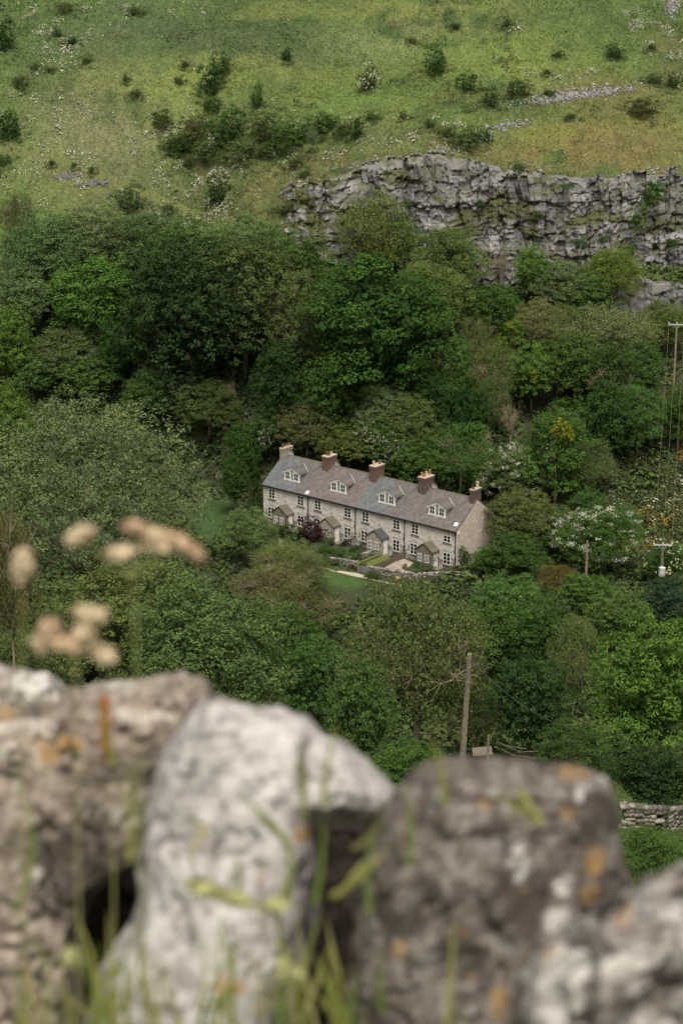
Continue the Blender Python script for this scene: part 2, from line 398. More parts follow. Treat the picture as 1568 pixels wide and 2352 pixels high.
def ribbon(name, pts, w, mat, lift=.05, n=60, col=None):
    pts = [np.array(p, float) for p in pts]; seg = [0]
    for a, b in zip(pts, pts[1:]): seg.append(seg[-1]+np.linalg.norm(b-a))
    s = np.linspace(0, seg[-1], n); c = np.stack([np.interp(s, seg, [p[k] for p in pts]) for k in (0, 1)], -1)
    d = np.gradient(c, axis=0); d /= np.linalg.norm(d, axis=1)[:, None]; nn = np.stack([-d[:, 1], d[:, 0]], -1)
    V = []
    for q in np.linspace(-1, 1, 5):
        p = c+nn*q*w*(.5+.06*np.sin(s*1.3+q)[:, None]); V.append(np.stack([p[:, 0], p[:, 1], H(p[:, 0], p[:, 1])+lift-.12*(abs(q) == 1)], -1))
    V = np.array(V); i = np.arange(5*n).reshape(5, n)
    fq = np.stack([i[:-1, :-1], i[:-1, 1:], i[1:, 1:], i[1:, :-1]], -1).reshape(-1, 4)
    return tag(link(name, mesh_np(name, V.reshape(-1, 3), fq, [mat], smooth=True)), kind='structure')
t = NT('track_turf'); n = t.noise(3, detail=6, rough=.7); t.base(t.ramp(n, [(.3, (.08, .10, .032)), (.55, (.115, .128, .042)), (.8, (.14, .14, .06))])); M['track'] = t.m
tr = [hit(px, py)[0][:2] for px, py in [(-60,338),(0,343),(70,352),(140,372),(230,405),(310,435),(380,465),(450,492),(540,525)]]
ribbon('track', tr, 1.7, M['track'], .10, 220)
# ------------------------------------------------------------------ foliage prototypes (unit crowns)
def leaves(C, N, size, rs, asp=.62, fold=True):
    """one four-cornered leaf (or leaf spray) at each centre C with normal N"""
    n = len(C); N = N/np.maximum(np.linalg.norm(N, axis=1), 1e-9)[:, None]
    r = rs.normal(size=(n, 3)); T = r-N*(r*N).sum(1)[:, None]; T /= np.maximum(np.linalg.norm(T, axis=1), 1e-9)[:, None]
    B = np.cross(N, T); s = np.asarray(size)*rs.uniform(.6, 1.35, n); s = s[:, None]
    k = .25*s*N if fold else 0
    V = np.stack([C-T*s-k, C+B*s*asp, C+T*s-k, C-B*s*asp], 1).reshape(-1, 3)
    return V, np.arange(4*n).reshape(n, 4)
def fib(n, rs, jit=.35):
    i = np.arange(n)+.5; ph = np.arccos(1-2*i/n); th = math.pi*(1+5**.5)*i
    d = np.stack([np.cos(th)*np.sin(ph), np.sin(th)*np.sin(ph), np.cos(ph)], -1)+rs.normal(size=(n, 3))*jit/np.sqrt(n)*2
    return d/np.linalg.norm(d, axis=1)[:, None]
def crown(name, seed, nl=26, lr=.36, tufts=34, tr=.085, nleaf=26, leaf=.026, up=.5, rnd=.75, low=-.75, taper=0., inner=5000, droop=0., flat=.75, layer=0., mat='leaf', ragged=0.):
    rs = np.random.RandomState(seed); C = []; N = []; Sz = []; V_ = []
    dirs = fib(nl, rs, .5); dirs = dirs[dirs[:, 2] > low]
    for d in dirs:
        q = (1-lr*.9)*rs.uniform(.78-ragged, 1.06+ragged*.6); c0 = d*q
        if taper: c0[:2] *= 1-taper*max(0, c0[2])
        if layer: c0[2] = round(c0[2]/layer)*layer
        L = lr*rs.uniform(.66-.3*ragged, 1.3)
        lobe_v = rs.uniform(-.09, .09)
        td = fib(tufts, rs, .8)
        keep = (td@d > -.25+.3*rs.rand(len(td))) & (td[:, 2] > -.3-.4*rs.rand(len(td)))
        for e in td[keep]:
            tc = c0+e*L*rs.uniform(.8, 1.1)*np.array([1, 1, flat if layer else 1]); tv = rs.uniform(-.14, .14)+lobe_v
            k = int(nleaf*rs.uniform(.6, 1.3)); P = rs.normal(size=(k, 3)); P /= np.linalg.norm(P, axis=1)[:, None]
            P *= (rs.uniform(.3, 1, k)**.5)[:, None]
            P[:, 2] = np.where(P[:, 2] < 0, P[:, 2]*.5, P[:, 2])
            X_ = tc+P*tr*rs.uniform(.7, 1.35)*np.array([1.15, 1.15, .8]); X_[:, 2] -= droop*rs.uniform(0, 1, k)**2
            C.append(X_); N.append(P*.7+e*.5+np.array([0, 0, up])+rs.normal(size=(k, 3))*rnd*.6)
            Sz.append(np.full(k, leaf)); V_.append(np.clip(.5+tv+rs.normal(0, .13, k)+.10*P[:, 2], 0, 1))  # tuft tops lighter, undersides darker: light from above put into leaf colour
    if inner:
        P = rs.normal(size=(inner, 3)); P /= np.linalg.norm(P, axis=1)[:, None]; P *= (rs.uniform(0, 1, inner)**(1/3))[:, None]*.66
        P = P[P[:, 2] > low]; C.append(P); N.append(P+rs.normal(size=P.shape)*.4); Sz.append(np.full(len(P), leaf*1.7)); V_.append(np.full(len(P), .3))  # inner leaves get a darker value, crown's inner shade painted in
    C, N, Sz, V_ = (np.concatenate(a) for a in (C, N, Sz, V_))
    V, Fq = leaves(C, N, Sz, rs)
    return mesh_np(name, V, Fq, [M[mat]], {'v': ('FACE', 'FLOAT', V_)})
def conifer(name, seed, mat='leaf'):
    rs = np.random.RandomState(seed); C = []; N = []
    for z in np.linspace(-1, 1, 26):
        r = (1-z)/2*.95+.05
        for k in range(int(6+10*r)):
            th = rs.uniform(0, 6.28); rr = r*rs.uniform(.75, 1.1); n = 26
            u = rs.uniform(.1, 1, n); P = np.stack([np.cos(th)*rr*u, np.sin(th)*rr*u, z-.09*u*u+.05*u], -1)+rs.normal(0, .02, (n, 3))
            C.append(P); N.append(np.array([np.cos(th)*.5, np.sin(th)*.5, .8])+rs.normal(0, .4, (n, 3)))
    C = np.concatenate(C); N = np.concatenate(N); V, Fq = leaves(C, N, np.full(len(C), .035), rs, .5)
    return mesh_np(name, V, Fq, [M[mat]], {'v': ('FACE', 'FLOAT', np.clip(rs.normal(.45, .15, len(C)), 0, 1))})
def limbs(name, seed, nb=9, twigs=0, th=.045, spread=.62, mat='bark', z0=-2.2, fork=-.75, tw_len=.45, tw_r=.006):
    """trunk from z0 up into the crown (unit crown space) with tapering limbs and, for bare trees, twigs"""
    rs = np.random.RandomState(seed); m = MB()
    m.tube([(0, 0, z0), (.02, .01, (z0+fork)/2), (0, .02, fork), (.03, 0, -.1), (.02, .02, .45)], [th*1.25, th, th*.85, th*.55, th*.2], 8)
    for k in range(nb):
        a = 6.283*k/nb+rs.uniform(-.3, .3); z = fork+rs.uniform(-.1, .75); l = spread*rs.uniform(.7, 1.2); rise = rs.uniform(.3, .8)
        p0 = Vector((0, 0, z)); p1 = p0+Vector((math.cos(a)*l*.5, math.sin(a)*l*.5, rise*.4)); p2 = p0+Vector((math.cos(a+.2)*l, math.sin(a+.2)*l, rise))
        m.tube([p0, p1, p2], [th*.45, th*.28, th*.08], 5)
        for j in range(twigs):
            q = p1.lerp(p2, rs.uniform(0, 1)); d = Vector(rs.normal(size=3)*.5)+(p2-p0).normalized()*.6+Vector((0, 0, .7)); d.normalize()
            e = q+d*tw_len*rs.uniform(.5, 1.2); md = q.lerp(e, .5)+Vector(rs.normal(size=3)*.03)
            m.tube([q, md, e], [tw_r*1.7, tw_r, tw_r*.4], 4, False)
            for w in range(2):
                e2 = md+Vector(rs.normal(size=3)*.12)+d*tw_len*.3; m.tube([md, e2], [tw_r, tw_r*.3], 3, False)
    return m.mesh(name, M[mat], smooth=True)
def blossom(name, seed, n=5200, size=.022, mat='blossom', dens=.5, clus=24):
    """flower clusters on the crown's surface, thick in some boughs and absent in others"""
    rs = np.random.RandomState(seed); d = fib(max(n//clus, 20)*2, rs, 1.5)
    k = fbm(d[:, 0]*2.4+9, d[:, 1]*2.4+9, d[:, 2]*2.4+9, seed, 3)+rs.normal(0, .05, len(d)); d = d[(k > np.quantile(k, 1-dens)) & (d[:, 2] > -.45)]
    c = d*rs.uniform(.80, 1.04, (len(d), 1)); C = np.repeat(c, clus, 0)+rs.normal(0, 1, (len(c)*clus, 3))*np.array([.042, .042, .026])
    V, Fq = leaves(C, np.repeat(d, clus, 0)*.4+np.array([0, 0, .7])+rs.normal(0, .5, C.shape), np.full(len(C), size), rs, .8)
    return mesh_np(name, V, Fq, [M[mat]])
CR = {
 'round': [crown('crown', 11+i, nl=26+2*i, lr=.37, tufts=40, tr=.085, nleaf=24, leaf=.022) for i in range(3)],
 'dense': [crown('crown', 31+i, nl=44, lr=.27, tufts=34, tr=.065, nleaf=24, leaf=.019, up=.7, rnd=.6) for i in range(3)],
 'maple': [crown('crown', 51+i, nl=34, lr=.3, tufts=20, tr=.105, nleaf=46, leaf=.022, up=1.0, rnd=.5, inner=4500) for i in range(2)],
 'fine':  [crown('crown', 61+i, nl=40, lr=.31, tufts=50, tr=.085, nleaf=34, leaf=.0165, up=.7, rnd=.9) for i in range(3)],
 'ash': [crown('crown', 161, nl=60, lr=.24, tufts=46, tr=.055, nleaf=34, leaf=.0098, up=.8, rnd=.8, inner=5000)],
 'layer': [crown('crown', 71+i, nl=30, lr=.36, tufts=26, tr=.10, nleaf=36, leaf=.022, up=1.3, rnd=.35, layer=.24, taper=.45, inner=1400) for i in range(2)],
 'wisp':  [crown('crown', 81+i, nl=34, lr=.34, tufts=46, tr=.10, nleaf=22, leaf=.017, up=.6, rnd=1.0, inner=2600, droop=.08) for i in range(2)],
 'bush':  [crown('shrub', 91+i, nl=9, lr=.44, tufts=24, tr=.13, nleaf=24, leaf=.04, inner=350, low=-.95, ragged=.45) for i in range(4)],
 'bare':  [crown('crown', 85, nl=18, lr=.4, tufts=12, tr=.12, nleaf=6, leaf=.03, up=.3, rnd=1.5, inner=0)],
 'conifer': [conifer('crown', 101)],
 'burst': [crown('foliage_tuft', 121, nl=7, lr=.5, tufts=9, tr=.2, nleaf=20, leaf=.06, inner=60)],
}
TR = {'trunk': [limbs('trunk', 5+i) for i in range(3)], 'twigs': [limbs('trunk', 15+i, nb=11, twigs=16, th=.04, spread=.75, mat='dead_twig') for i in range(2)],
      'bare': [limbs('trunk', 25+i, nb=13, twigs=12, th=.03, spread=.42, mat='dead_twig', z0=-2.0, fork=-1.1, tw_len=.4, tw_r=.008) for i in range(2)]}
BL = {'white': [blossom('blossom', 7, 6400, .0095, dens=.5), blossom('blossom', 8, 6000, .010, dens=.42)], 'light': [blossom('blossom', 12, 2600, .0105, dens=.35, clus=7)], 'cream': [blossom('blossom', 9, 420, .03, 'cream', .6, 6)],
      'tiny': [blossom('blossom', 10, 500, .035, dens=.5, clus=4)], 'gold': None}
def C3(h): return tuple(h)
PAL = dict(dark=(0.038,0.078,0.022), deep=(0.030,0.060,0.021), mid=(0.056,0.103,0.032), green=(0.074,0.128,0.040), bright=(0.084,0.152,0.038), lime=(0.118,0.170,0.040), gg=(0.086,0.126,0.059), ash=(0.098,0.119,0.066), olive=(0.090,0.119,0.045), sage=(0.108,0.140,0.076), brown=(.084,.088,.040), tawny=(.096,.108,.052), russet=(0.088,0.066,0.028), purple=(0.045,0.014,0.020), yellow=(0.300,0.270,0.020), blue=(0.045,0.088,0.053), drab=(0.074,0.099,0.042))
_seed = [0]
def vary(c, rs, a=.19):
    f = 1+rs.uniform(-a, a); return (c[0]*f*(1+rs.uniform(-.1, .1)), c[1]*f, c[2]*f*(1+rs.uniform(-.12, .12)), 1)
TREES = []
def tree(kind, px, py, rx, ry, col, label, name=None, cat='tree', group='trees in the valley wood', trunk='trunk', bl=None, gap=.12, at=None, gold=None):
    """crown ellipse seen round pixel (px, py); the tree stands on the terrain where its crown's middle meets that ray"""
    _seed[0] += 1; rs = np.random.RandomState(_seed[0]*7+1)
    if not at and kind != 'bare': rx, ry = rx*1.1, ry*1.12
    per = ry*(1+gap)/F/CP
    if at: d = ray(px, py); t = at; p = d*t; g = float(H(p[0], p[1]))
    else: p, t, g = hit(px, py, .4, per, 40)
    rxw, rzw = rx*t/F, ry*t/F/CP
    root = empty(name or {'conifer': 'conifer_tree', 'bush': 'shrub'}.get(kind, 'broadleaf_tree'), (p[0], p[1], g))
    tag(root, label, cat, group)
    cz = p[2]-g; sc = Vector((rxw, rxw*rs.uniform(.85, 1.0), rzw)); rz = rs.uniform(0, 6.28)
    cr = link('crown', CR[kind][_seed[0] % len(CR[kind])], root, (0, 0, cz), (rs.uniform(-.08, .08), rs.uniform(-.08, .08), rz), sc)
    kk = {'fine': 1.3, 'wisp': 1.3, 'ash': 1.25}.get(kind, 1.0); cr.color = vary(tuple(c*kk for c in PAL[col]), rs)
    tk = TR[trunk][_seed[0] % len(TR[trunk])]; zb = 2.2 if trunk != 'bare' else 2.0
    kz = max((cz+.35)/zb, rzw*.55) if cz > 0 else rzw*.6
    link('trunk', tk, root, (0, 0, cz), (0, 0, rz), (rxw, rxw, kz))
    if bl: link('blossom', BL[bl][_seed[0] % len(BL[bl])], root, (0, 0, cz), (0, 0, rz), sc*1.01)
    if gold:
        for (gx_, gy_, gr) in gold:
            q = ray(gx_, gy_)*(t-rxw*.75)
            gt = link('yellow_foliage', CR['burst'][0], root, (q[0]-p[0], q[1]-p[1], q[2]-g), (0, 0, rs.uniform(0, 6)), Vector((1, 1, 1))*gr*t/F); gt.color = (.30, .28, .03, 1)
            gt['label'] = 'sprays of golden yellow leaves'
    TREES.append((px, py, round(t, 1), round(rxw, 1), round(cz, 1)))
    return root
def shrub(px, py, rx, ry, col, label, group='shrubs dotted over the hillside', name='shrub', kind='bush', bl=None, cat='shrub', sink=.62, fwd=0):
    _seed[0] += 1; rs = np.random.RandomState(_seed[0]*5+2)
    p, t, g = hit(px, py, 0.05, ry*sink/F, 60)
    if fwd: p = ray(px, py)*(t-fwd)
    if group != 'garden planting by the cottages': rx, ry = rx*1.18, ry*1.18
    rxw, rzw = rx*t/F, ry*t/F
    o = link(name, CR[kind][_seed[0] % len(CR[kind])], None, (p[0], p[1], p[2]), (0, 0, rs.uniform(0, 6.28)), (rxw, rxw*rs.uniform(.8, 1), rzw))
    o.color = vary(PAL[col], rs); tag(o, label, cat, group)
    if bl: link('blossom', BL[bl][0], o, scale=(1.03, 1.03, 1.03))
    return o

# ------------------------------------------------------------------ ground cover (nobody could count it)
def scatter_cover(name, n, xr, yr, keep, hmin, hmax, k, seed, colf, label, leafy=True, wide=.6, ls=.26):
    rs = np.random.RandomState(seed)
    x = rs.uniform(xr[0], xr[1], n); y = rs.uniform(yr[0], yr[1], n); m = keep(x, y, rs); x, y = x[m], y[m]; z = H(x, y); n = len(x)
    s = rs.uniform(hmin, hmax, n)*(.6+.8*fbm(x/4, y/4, 0, seed, 2)); c0 = colf(x, y, rs)
    if leafy:
        P = rs.normal(size=(n, k, 3)); P /= np.linalg.norm(P, axis=2)[..., None]; P[..., 2] = np.abs(P[..., 2])
        Cn = np.stack([x, y, z], -1)[:, None]+P*s[:, None, None]*np.array([wide*1.6, wide*1.6, 1])
        V, Fq = leaves(Cn.reshape(-1, 3), (P*.8+np.array([0, 0, .7])+rs.normal(0, .4, P.shape)).reshape(-1, 3), np.repeat(s*ls, k), rs, .7)
        cc = np.repeat(c0, k, 0)*rs.uniform(.55, 1.45, (n*k, 1))
        me = mesh_np(name, V, Fq, [M['ground_leaf']], {'col': ('FACE', 'FLOAT_COLOR', cc)})
    else:
        a = rs.uniform(0, 6.28, (n, k)); b0 = np.stack([x, y, z-.03], -1)[:, None]+np.stack([np.cos(a), np.sin(a), a*0], -1)*s[:, None, None]*.35
        tip = b0+np.stack([rs.normal(0, .22, (n, k)), rs.normal(0, .22, (n, k)), rs.uniform(.7, 1.2, (n, k))], -1)*s[:, None, None]
        pr = np.stack([-np.sin(a), np.cos(a), a*0], -1)*s[:, None, None]*wide*.5
        V = np.stack([b0-pr, b0+pr, tip], 2).reshape(-1, 3); Fq = np.arange(len(V)).reshape(-1, 3)
        me = mesh_np(name, V, Fq, [M['ground_leaf']], {'col': ('FACE', 'FLOAT_COLOR', np.repeat(c0, k, 0)*rs.uniform(.7, 1.35, (n*k, 1)))})
    return tag(link(name, me), label, 'ground cover', kind='stuff')
def inview(x, y, mx=24):
    return np.abs(x) < y*.182+mx
def off_yard(x, y):
    u, v = to_yard(x, y); return ~((u > -1) & (u < 32) & (v > np.where(u < 11, -2.2, np.where(u < 28, -17, -8))) & (v < 9.5))
def wood_keep(x, y, rs): return inview(x, y) & off_yard(x, y) & (y < cliff_y(x)-2) & (rs.rand(len(x)) < .25+1.1*noise(x/4, y/4, 0, 5)) & ~(((x-FC[0])/3.4)**2+((y-FC[1])/9)**2 < 1)
def wood_col(x, y, rs):
    n1 = noise(x/5, y/5, 0, 61)[:, None]; n2 = noise(x/11, y/11, 0, 67)[:, None]
    return np.array([.035, .06, .02])+(np.array([.07, .105, .025])-np.array([.035, .06, .02]))*n1+(np.array([.09, .075, .03])-np.array([.05, .07, .02]))*np.clip(n2*1.6-.9, 0, 1)
scatter_cover('undergrowth', 42000, (-82, 82), (126, 314), wood_keep, .35, 1.5, 11, 11, wood_col, 'tangle of low green undergrowth and brambles between the trees')
def near_keep(x, y, rs): return inview(x, y, 20) & (rs.rand(len(x)) < .8)
def near_col(x, y, rs): return np.array([.06, .095, .022])*(1+.6*(noise(x/3, y/3, 0, 3)-.5))[:, None]+np.array([.05, .035, .012])*(noise(x/5, y/5, 0, 4) > .55)[:, None]
scatter_cover('bank_scrub', 16000, (-42, 42), (44, 128), near_keep, .2, .6, 34, 12, near_col, 'scrubby green bank below the wall with nettles and brambles', ls=.10)
def hill_keep(x, y, rs): return inview(x, y) & (y > np.where(x > -14, cliff_y(x)+1.0, 282))
def hill_col(x, y, rs): return ground_col(x, y)*rs.uniform(.75, 1.35, (len(x), 1))*np.array([1.05, 1.05, .95])
scatter_cover('hill_grass', 90000, (-75, 75), (282, 372), hill_keep, .10, .30, 3, 13, hill_col, 'tussocky rough grass covering the far hillside', False, .55)
FLW = [hit(px, py)[0][:2].tolist()+[rx*.068, ry*.068*2.6, w] for px, py, rx, ry, w in
       [(130,90,70,30,.9),(70,30,40,18,.7),(330,20,120,14,.5),(500,20,60,18,.5),(90,280,140,25,.5),(220,340,120,35,.5),(390,320,60,60,.7),(480,500,110,30,.8),(470,540,90,30,.7),(160,560,80,40,.6),(500,420,60,50,.9),(300,590,60,30,.5),
        (1470,60,40,40,.9),(1250,180,120,14,.4),(950,380,100,30,.6),(720,350,70,25,.7),(760,300,120,14,.5),(630,320,70,40,.3),(1050,300,40,20,.5),(590,560,60,15,.7),(200,430,70,40,.6),(60,470,60,40,.5),(640,470,90,30,.4),(1540,110,30,60,.4),(1180,70,40,10,.3),(840,300,60,20,.4)]]
def flw_keep(x, y, rs):
    w = np.full(len(x), .003)
    for (a, b, c, d, s) in FLW: w = np.maximum(w, s*np.exp(-((x-a)/c)**2-((y-b)/d)**2))
    return inview(x, y, 2) & (y > np.where(x > -14, cliff_y(x)+1.0, 282)) & (rs.rand(len(x)) < .6*w*sst(.5, .7, fbm(x/1.8, y/2.4, 0, 8, 2)))
def flw_col(x, y, rs): return np.array([.44, .45, .33])*rs.uniform(.7, 1.3, (len(x), 1))
scatter_cover('cow_parsley', 260000, (-75, 75), (282, 372), flw_keep, .2, .5, 9, 14, flw_col, 'drifts of white cow parsley flowering on the far hillside', True, .5)

SHR = []
def scrub_keep(x, y, rs):
    w = sst(.60, .72, fbm(x/9, y/12, 0, 71, 3))*.5+np.where((x < -8) & (y < 302), .55*sst(.42, .6, noise(x/3, y/4, 0, 72)), 0)
    a, b = hit(590, 330)[0][:2]; w = np.maximum(w, .9*np.exp(-((x-a)/13)**4-((y-b)/7)**4)*sst(.3, .55, noise(x/2, y/2, 0, 75)))
    return inview(x, y, 2) & (y > np.where(x > -14, cliff_y(x)+1.5, 282)) & (rs.rand(len(x)) < w)
def scrub_col(x, y, rs): return np.array([.05, .078, .026])+(np.array([.10, .085, .04])-np.array([.05, .078, .026]))*sst(.5, .7, noise(x/4, y/4, 0, 73))[:, None]
scatter_cover('hillside_scrub', 20000, (-75, 75), (282, 372), scrub_keep, .18, .62, 12, 17, scrub_col, 'low dark bramble and bilberry scrub straggling over the far hillside')

SC = hit(1455, 1110)[0]
def fscrub_keep(x, y, rs): return (rs.rand(len(x)) < .95*np.exp(-((x-SC[0])/11)**4-((y-SC[1])/16)**4)*(.35+.65*sst(.3, .6, noise(x/2.5, y/3, 0, 91))))
def fscrub_col(x, y, rs):
    c = np.array([.06, .085, .03])+(np.array([.12, .12, .045])-np.array([.06, .085, .03]))*noise(x/3, y/3, 0, 92)[:, None]
    c = np.where((noise(x/3.5, y/3.5, 0, 93) > .72)[:, None], np.array([.22, .15, .03]), c)
    return np.where((rs.rand(len(x)) < .14*sst(.4, .6, noise(x/3, y/4, 0, 94)))[:, None], np.array([.42, .42, .32]), c)
scatter_cover('bramble_bank', 9000, (SC[0]-14, SC[0]+14), (SC[1]-20, SC[1]+20), fscrub_keep, .3, 1.1, 16, 19, fscrub_col, 'open brambly bank flecked with pale blossom and orange leaves behind the overhead wires', ls=.15)

def slope_keep(x, y, rs): return (np.abs(x) < 6+y*.35) & (rs.rand(len(x)) < .9)
def slope_col(x, y, rs): return np.array([.085, .115, .035])*(1+.5*(noise(x/2, y/2, 0, 3)-.5))[:, None]
scatter_cover('bank_grass', 26000, (-24, 24), (5, 58), slope_keep, .12, .35, 4, 23, slope_col, 'long rough grass on the steep bank dropping away below the wall', False, .3)
# ------------------------------------------------------------------ the terrace of four cottages
def stone_mat(name, along, c1, c2, mort, dark=.5, low=True, bw=.42, rh=.17):
    t = NT(name); tc = t.node('ShaderNodeTexCoord'); sp = t.node('ShaderNodeSeparateXYZ'); t.L(tc.outputs['Object'], sp.inputs[0])
    cb = t.node('ShaderNodeCombineXYZ'); t.L(t.math('ADD', sp.outputs[0], sp.outputs[1]), cb.inputs[0]); t.L(sp.outputs[2], cb.inputs[1])
    ns = t.node('ShaderNodeTexNoise'); ns.inputs['Scale'].default_value = 1.6; t.L(cb.outputs[0], ns.inputs['Vector'])
    ad = t.node('ShaderNodeVectorMath', operation='MULTIPLY_ADD'); t.L(ns.outputs['Color'], ad.inputs[0]); ad.inputs[1].default_value = (.25, .10, 0); t.L(cb.outputs[0], ad.inputs[2])
    def brick(w, h, off):
        b = t.node('ShaderNodeTexBrick'); b.inputs['Scale'].default_value = 1; b.inputs['Brick Width'].default_value = w; b.inputs['Row Height'].default_value = h
        b.inputs['Mortar Size'].default_value = .013; b.inputs['Mortar Smooth'].default_value = .5; b.offset = off; b.inputs['Bias'].default_value = 0
        b.inputs['Color1'].default_value = (0, 0, 0, 1); b.inputs['Color2'].default_value = (1, 1, 1, 1); b.inputs['Mortar'].default_value = (.5, .5, .5, 1)
        t.L(ad.outputs[0], b.inputs['Vector']); return b
    b = brick(bw, rh, .43); b2 = brick(bw*1.57, rh*2, .3)
    tone = t.mix(.45, b.outputs['Color'], b2.outputs['Color'])
    c = t.mix(tone, tuple(c1), tuple(c2))
    mort_f = t.math('MAXIMUM', b.outputs['Fac'], 0); c = t.mix(t.math('MULTIPLY', mort_f, .8), c, tuple(mort))
    # odd dark weathered stones, most of them in the lower wall
    big = t.noise(.8, cb.outputs[0], 4); sm = t.noise(1.9, ad.outputs[0], 4, .7)
    lowf = t.math('MULTIPLY', sp.outputs[2], -.055); f = t.math('ADD', sm, lowf) if low else sm
    f = t.math('ADD', f, t.math('MULTIPLY', big, .35))
    c = t.mix(t.math('MULTIPLY', t.ramp(f, [(.605, 0), (.64, 1)]), dark), c, (.10, .088, .08))
    c = t.mix(t.ramp(b.outputs['Color'], [(.93, 0), (.97, dark*.6)]), c, (.12, .10, .09))
    c = t.mix(1.0, c, t.ramp(t.noise(9, detail=4), [(.3, .8), (.7, 1.2)]), 'MULTIPLY')
    t.base(c); t.bump(t.mix(.6, t.math('SUBTRACT', 1.0, mort_f), t.noise(7)), .6, .04)
    return t.m
M['stone'] = stone_mat('cottage_stone', 'x', (.44, .40, .365), (.71, .66, .61), (.63, .585, .545), .78)
M['gable_stone'] = stone_mat('gable_stone', 'y', (.56, .47, .405), (.70, .60, .525), (.60, .52, .45), .22, False, .32, .12)
M['porch_stone'] = stone_mat('porch_stone', 'x', (.28, .24, .195), (.46, .40, .335), (.36, .32, .265), .55, True, .34, .14)
M['mossy_stone'] = stone_mat('mossy_stone', 'x', (.13, .12, .085), (.25, .22, .165), (.17, .155, .115), .75, True, .34, .14)
M['brick'] = stone_mat('chimney_brick', 'x', (.13, .066, .048), (.205, .108, .08), (.16, .12, .09), .35, False, .24, .085)
M['soot_brick'] = stone_mat('sooty_brick', 'x', (.09, .055, .045), (.22, .12, .09), (.13, .09, .07), .6, False, .24, .085)
M['buff_stone'] = stone_mat('buff_chimney_stone', 'x', (.30, .255, .21), (.42, .365, .31), (.36, .31, .26), .2, False, .3, .12)
def slate_mat(name, zones, base1, base2, moss=.25):
    t = NT(name); tc = t.node('ShaderNodeTexCoord'); sp = t.node('ShaderNodeSeparateXYZ'); t.L(tc.outputs['Object'], sp.inputs[0])
    cb = t.node('ShaderNodeCombineXYZ'); t.L(sp.outputs[0], cb.inputs[0]); t.L(t.math('MULTIPLY', sp.outputs[2], 1.72), cb.inputs[1])
    b = t.node('ShaderNodeTexBrick'); b.inputs['Scale'].default_value = 1; b.inputs['Brick Width'].default_value = .30; b.inputs['Row Height'].default_value = .21
    b.inputs['Mortar Size'].default_value = .014; b.inputs['Color1'].default_value = (0, 0, 0, 1); b.inputs['Color2'].default_value = (1, 1, 1, 1); b.inputs['Mortar'].default_value = (.3, .3, .3, 1)
    t.L(cb.outputs[0], b.inputs['Vector'])
    c = t.mix(b.outputs['Color'], tuple(base1), tuple(base2))
    big = t.noise(.7, cb.outputs[0], 5, .6); c = t.mix(t.ramp(big, [(.5, 0), (.7, .6)]), c, (.165, .122, .108))
    for (x0, x1, z0, slope, c1, c2) in zones:      # re-slated areas of blue-grey slate
        edge = t.math('ADD', sp.outputs[0], t.math('MULTIPLY', t.math('SUBTRACT', sp.outputs[2], z0), slope))
        edge = t.math('ADD', edge, t.math('MULTIPLY', t.noise(2.2, cb.outputs[0]), .8))
        inside = t.math('MULTIPLY', t.math('GREATER_THAN', edge, x0+.4), t.math('LESS_THAN', edge, x1+.4))
        c = t.mix(inside, c, t.mix(b.outputs['Color'], tuple(c1), tuple(c2)))
    fl = t.noise(5, cb.outputs[0], 5, .7); c = t.mix(t.ramp(fl, [(.62, 0), (.72, moss)]), c, (.34, .30, .26))
    c = t.mix(1.0, c, t.ramp(t.noise(1.3, cb.outputs[0], 4), [(.3, .78), (.7, 1.22)]), 'MULTIPLY')
    c = t.mix(t.math('MULTIPLY', b.outputs['Fac'], .55), c, (.06, .055, .055))
    t.base(c); t.b.inputs['Roughness'].default_value = .6; t.b.inputs['Specular IOR Level'].default_value = .35
    t.bump(t.math('SUBTRACT', 1.0, b.outputs['Fac']), .5, .03); return t.m
P1, P2 = (.10, .09, .086), (.165, .148, .142); B1, B2 = (.10, .107, .113), (.155, .162, .167)
M['slate1'] = slate_mat('purple_slate_blue_patch', [(-2, 5.3, 5, .55, B1, B2)], P1, P2)
M['slate2'] = slate_mat('purple_slate', [], (.118, .097, .09), (.182, .153, .143), .4)
M['slate3'] = slate_mat('slate_new_blue_patch', [(-2, 4.3, 5, .4, B1, B2)], P1, P2)
M['slate4'] = slate_mat('worn_purple_slate', [], (.11, .096, .09), (.17, .151, .14), .45)
M['porch_slate'] = slate_mat('mossy_porch_slate', [], (.10, .085, .065), (.17, .145, .105), .3)
M['dark_slate'] = slate_mat('dark_porch_slate', [], (.045, .05, .052), (.08, .085, .085), .12)
M['white'] = plain('white_paint', (.74, .73, .70), .5, .35, .06, 5)
M['lead'] = plain('pale_flashing', (.52, .48, .43), .7, .3, .15, 5)
M['panel'] = plain('grey_slate_hanging', (.20, .21, .21), .7, .2, .25, 6)
M['black'] = plain('black_gutter', (.022, .022, .024), .5, .4, .1)
M['cap'] = plain('chimney_cap', (.46, .37, .29), .85, .1, .15, 5)
M['terracotta'] = plain('terracotta', (.34, .18, .10), .8, .15, .3, 7)
M['pale_pot'] = plain('pale_clay_pot', (.50, .38, .27), .8, .15, .2, 7)
M['dark_pot'] = plain('dark_clay_pot', (.14, .075, .055), .8, .15, .2, 7)
M['sill'] = plain('stone_sill', (.17, .145, .115), .9, .1, .25, 6)
t = NT('window_glass'); t.base(t.ramp(t.noise(1.7), [(.35, (.006, .007, .008)), (.7, (.03, .035, .036))])); t.b.inputs['Roughness'].default_value = .2; t.b.inputs['Specular IOR Level'].default_value = .25; M['glass'] = t.m
M['blind'] = plain('cream_blind', (.45, .42, .22), .8, .2, .1)
M['dish'] = plain('grey_dish', (.34, .33, .30), .6, .3, .1)

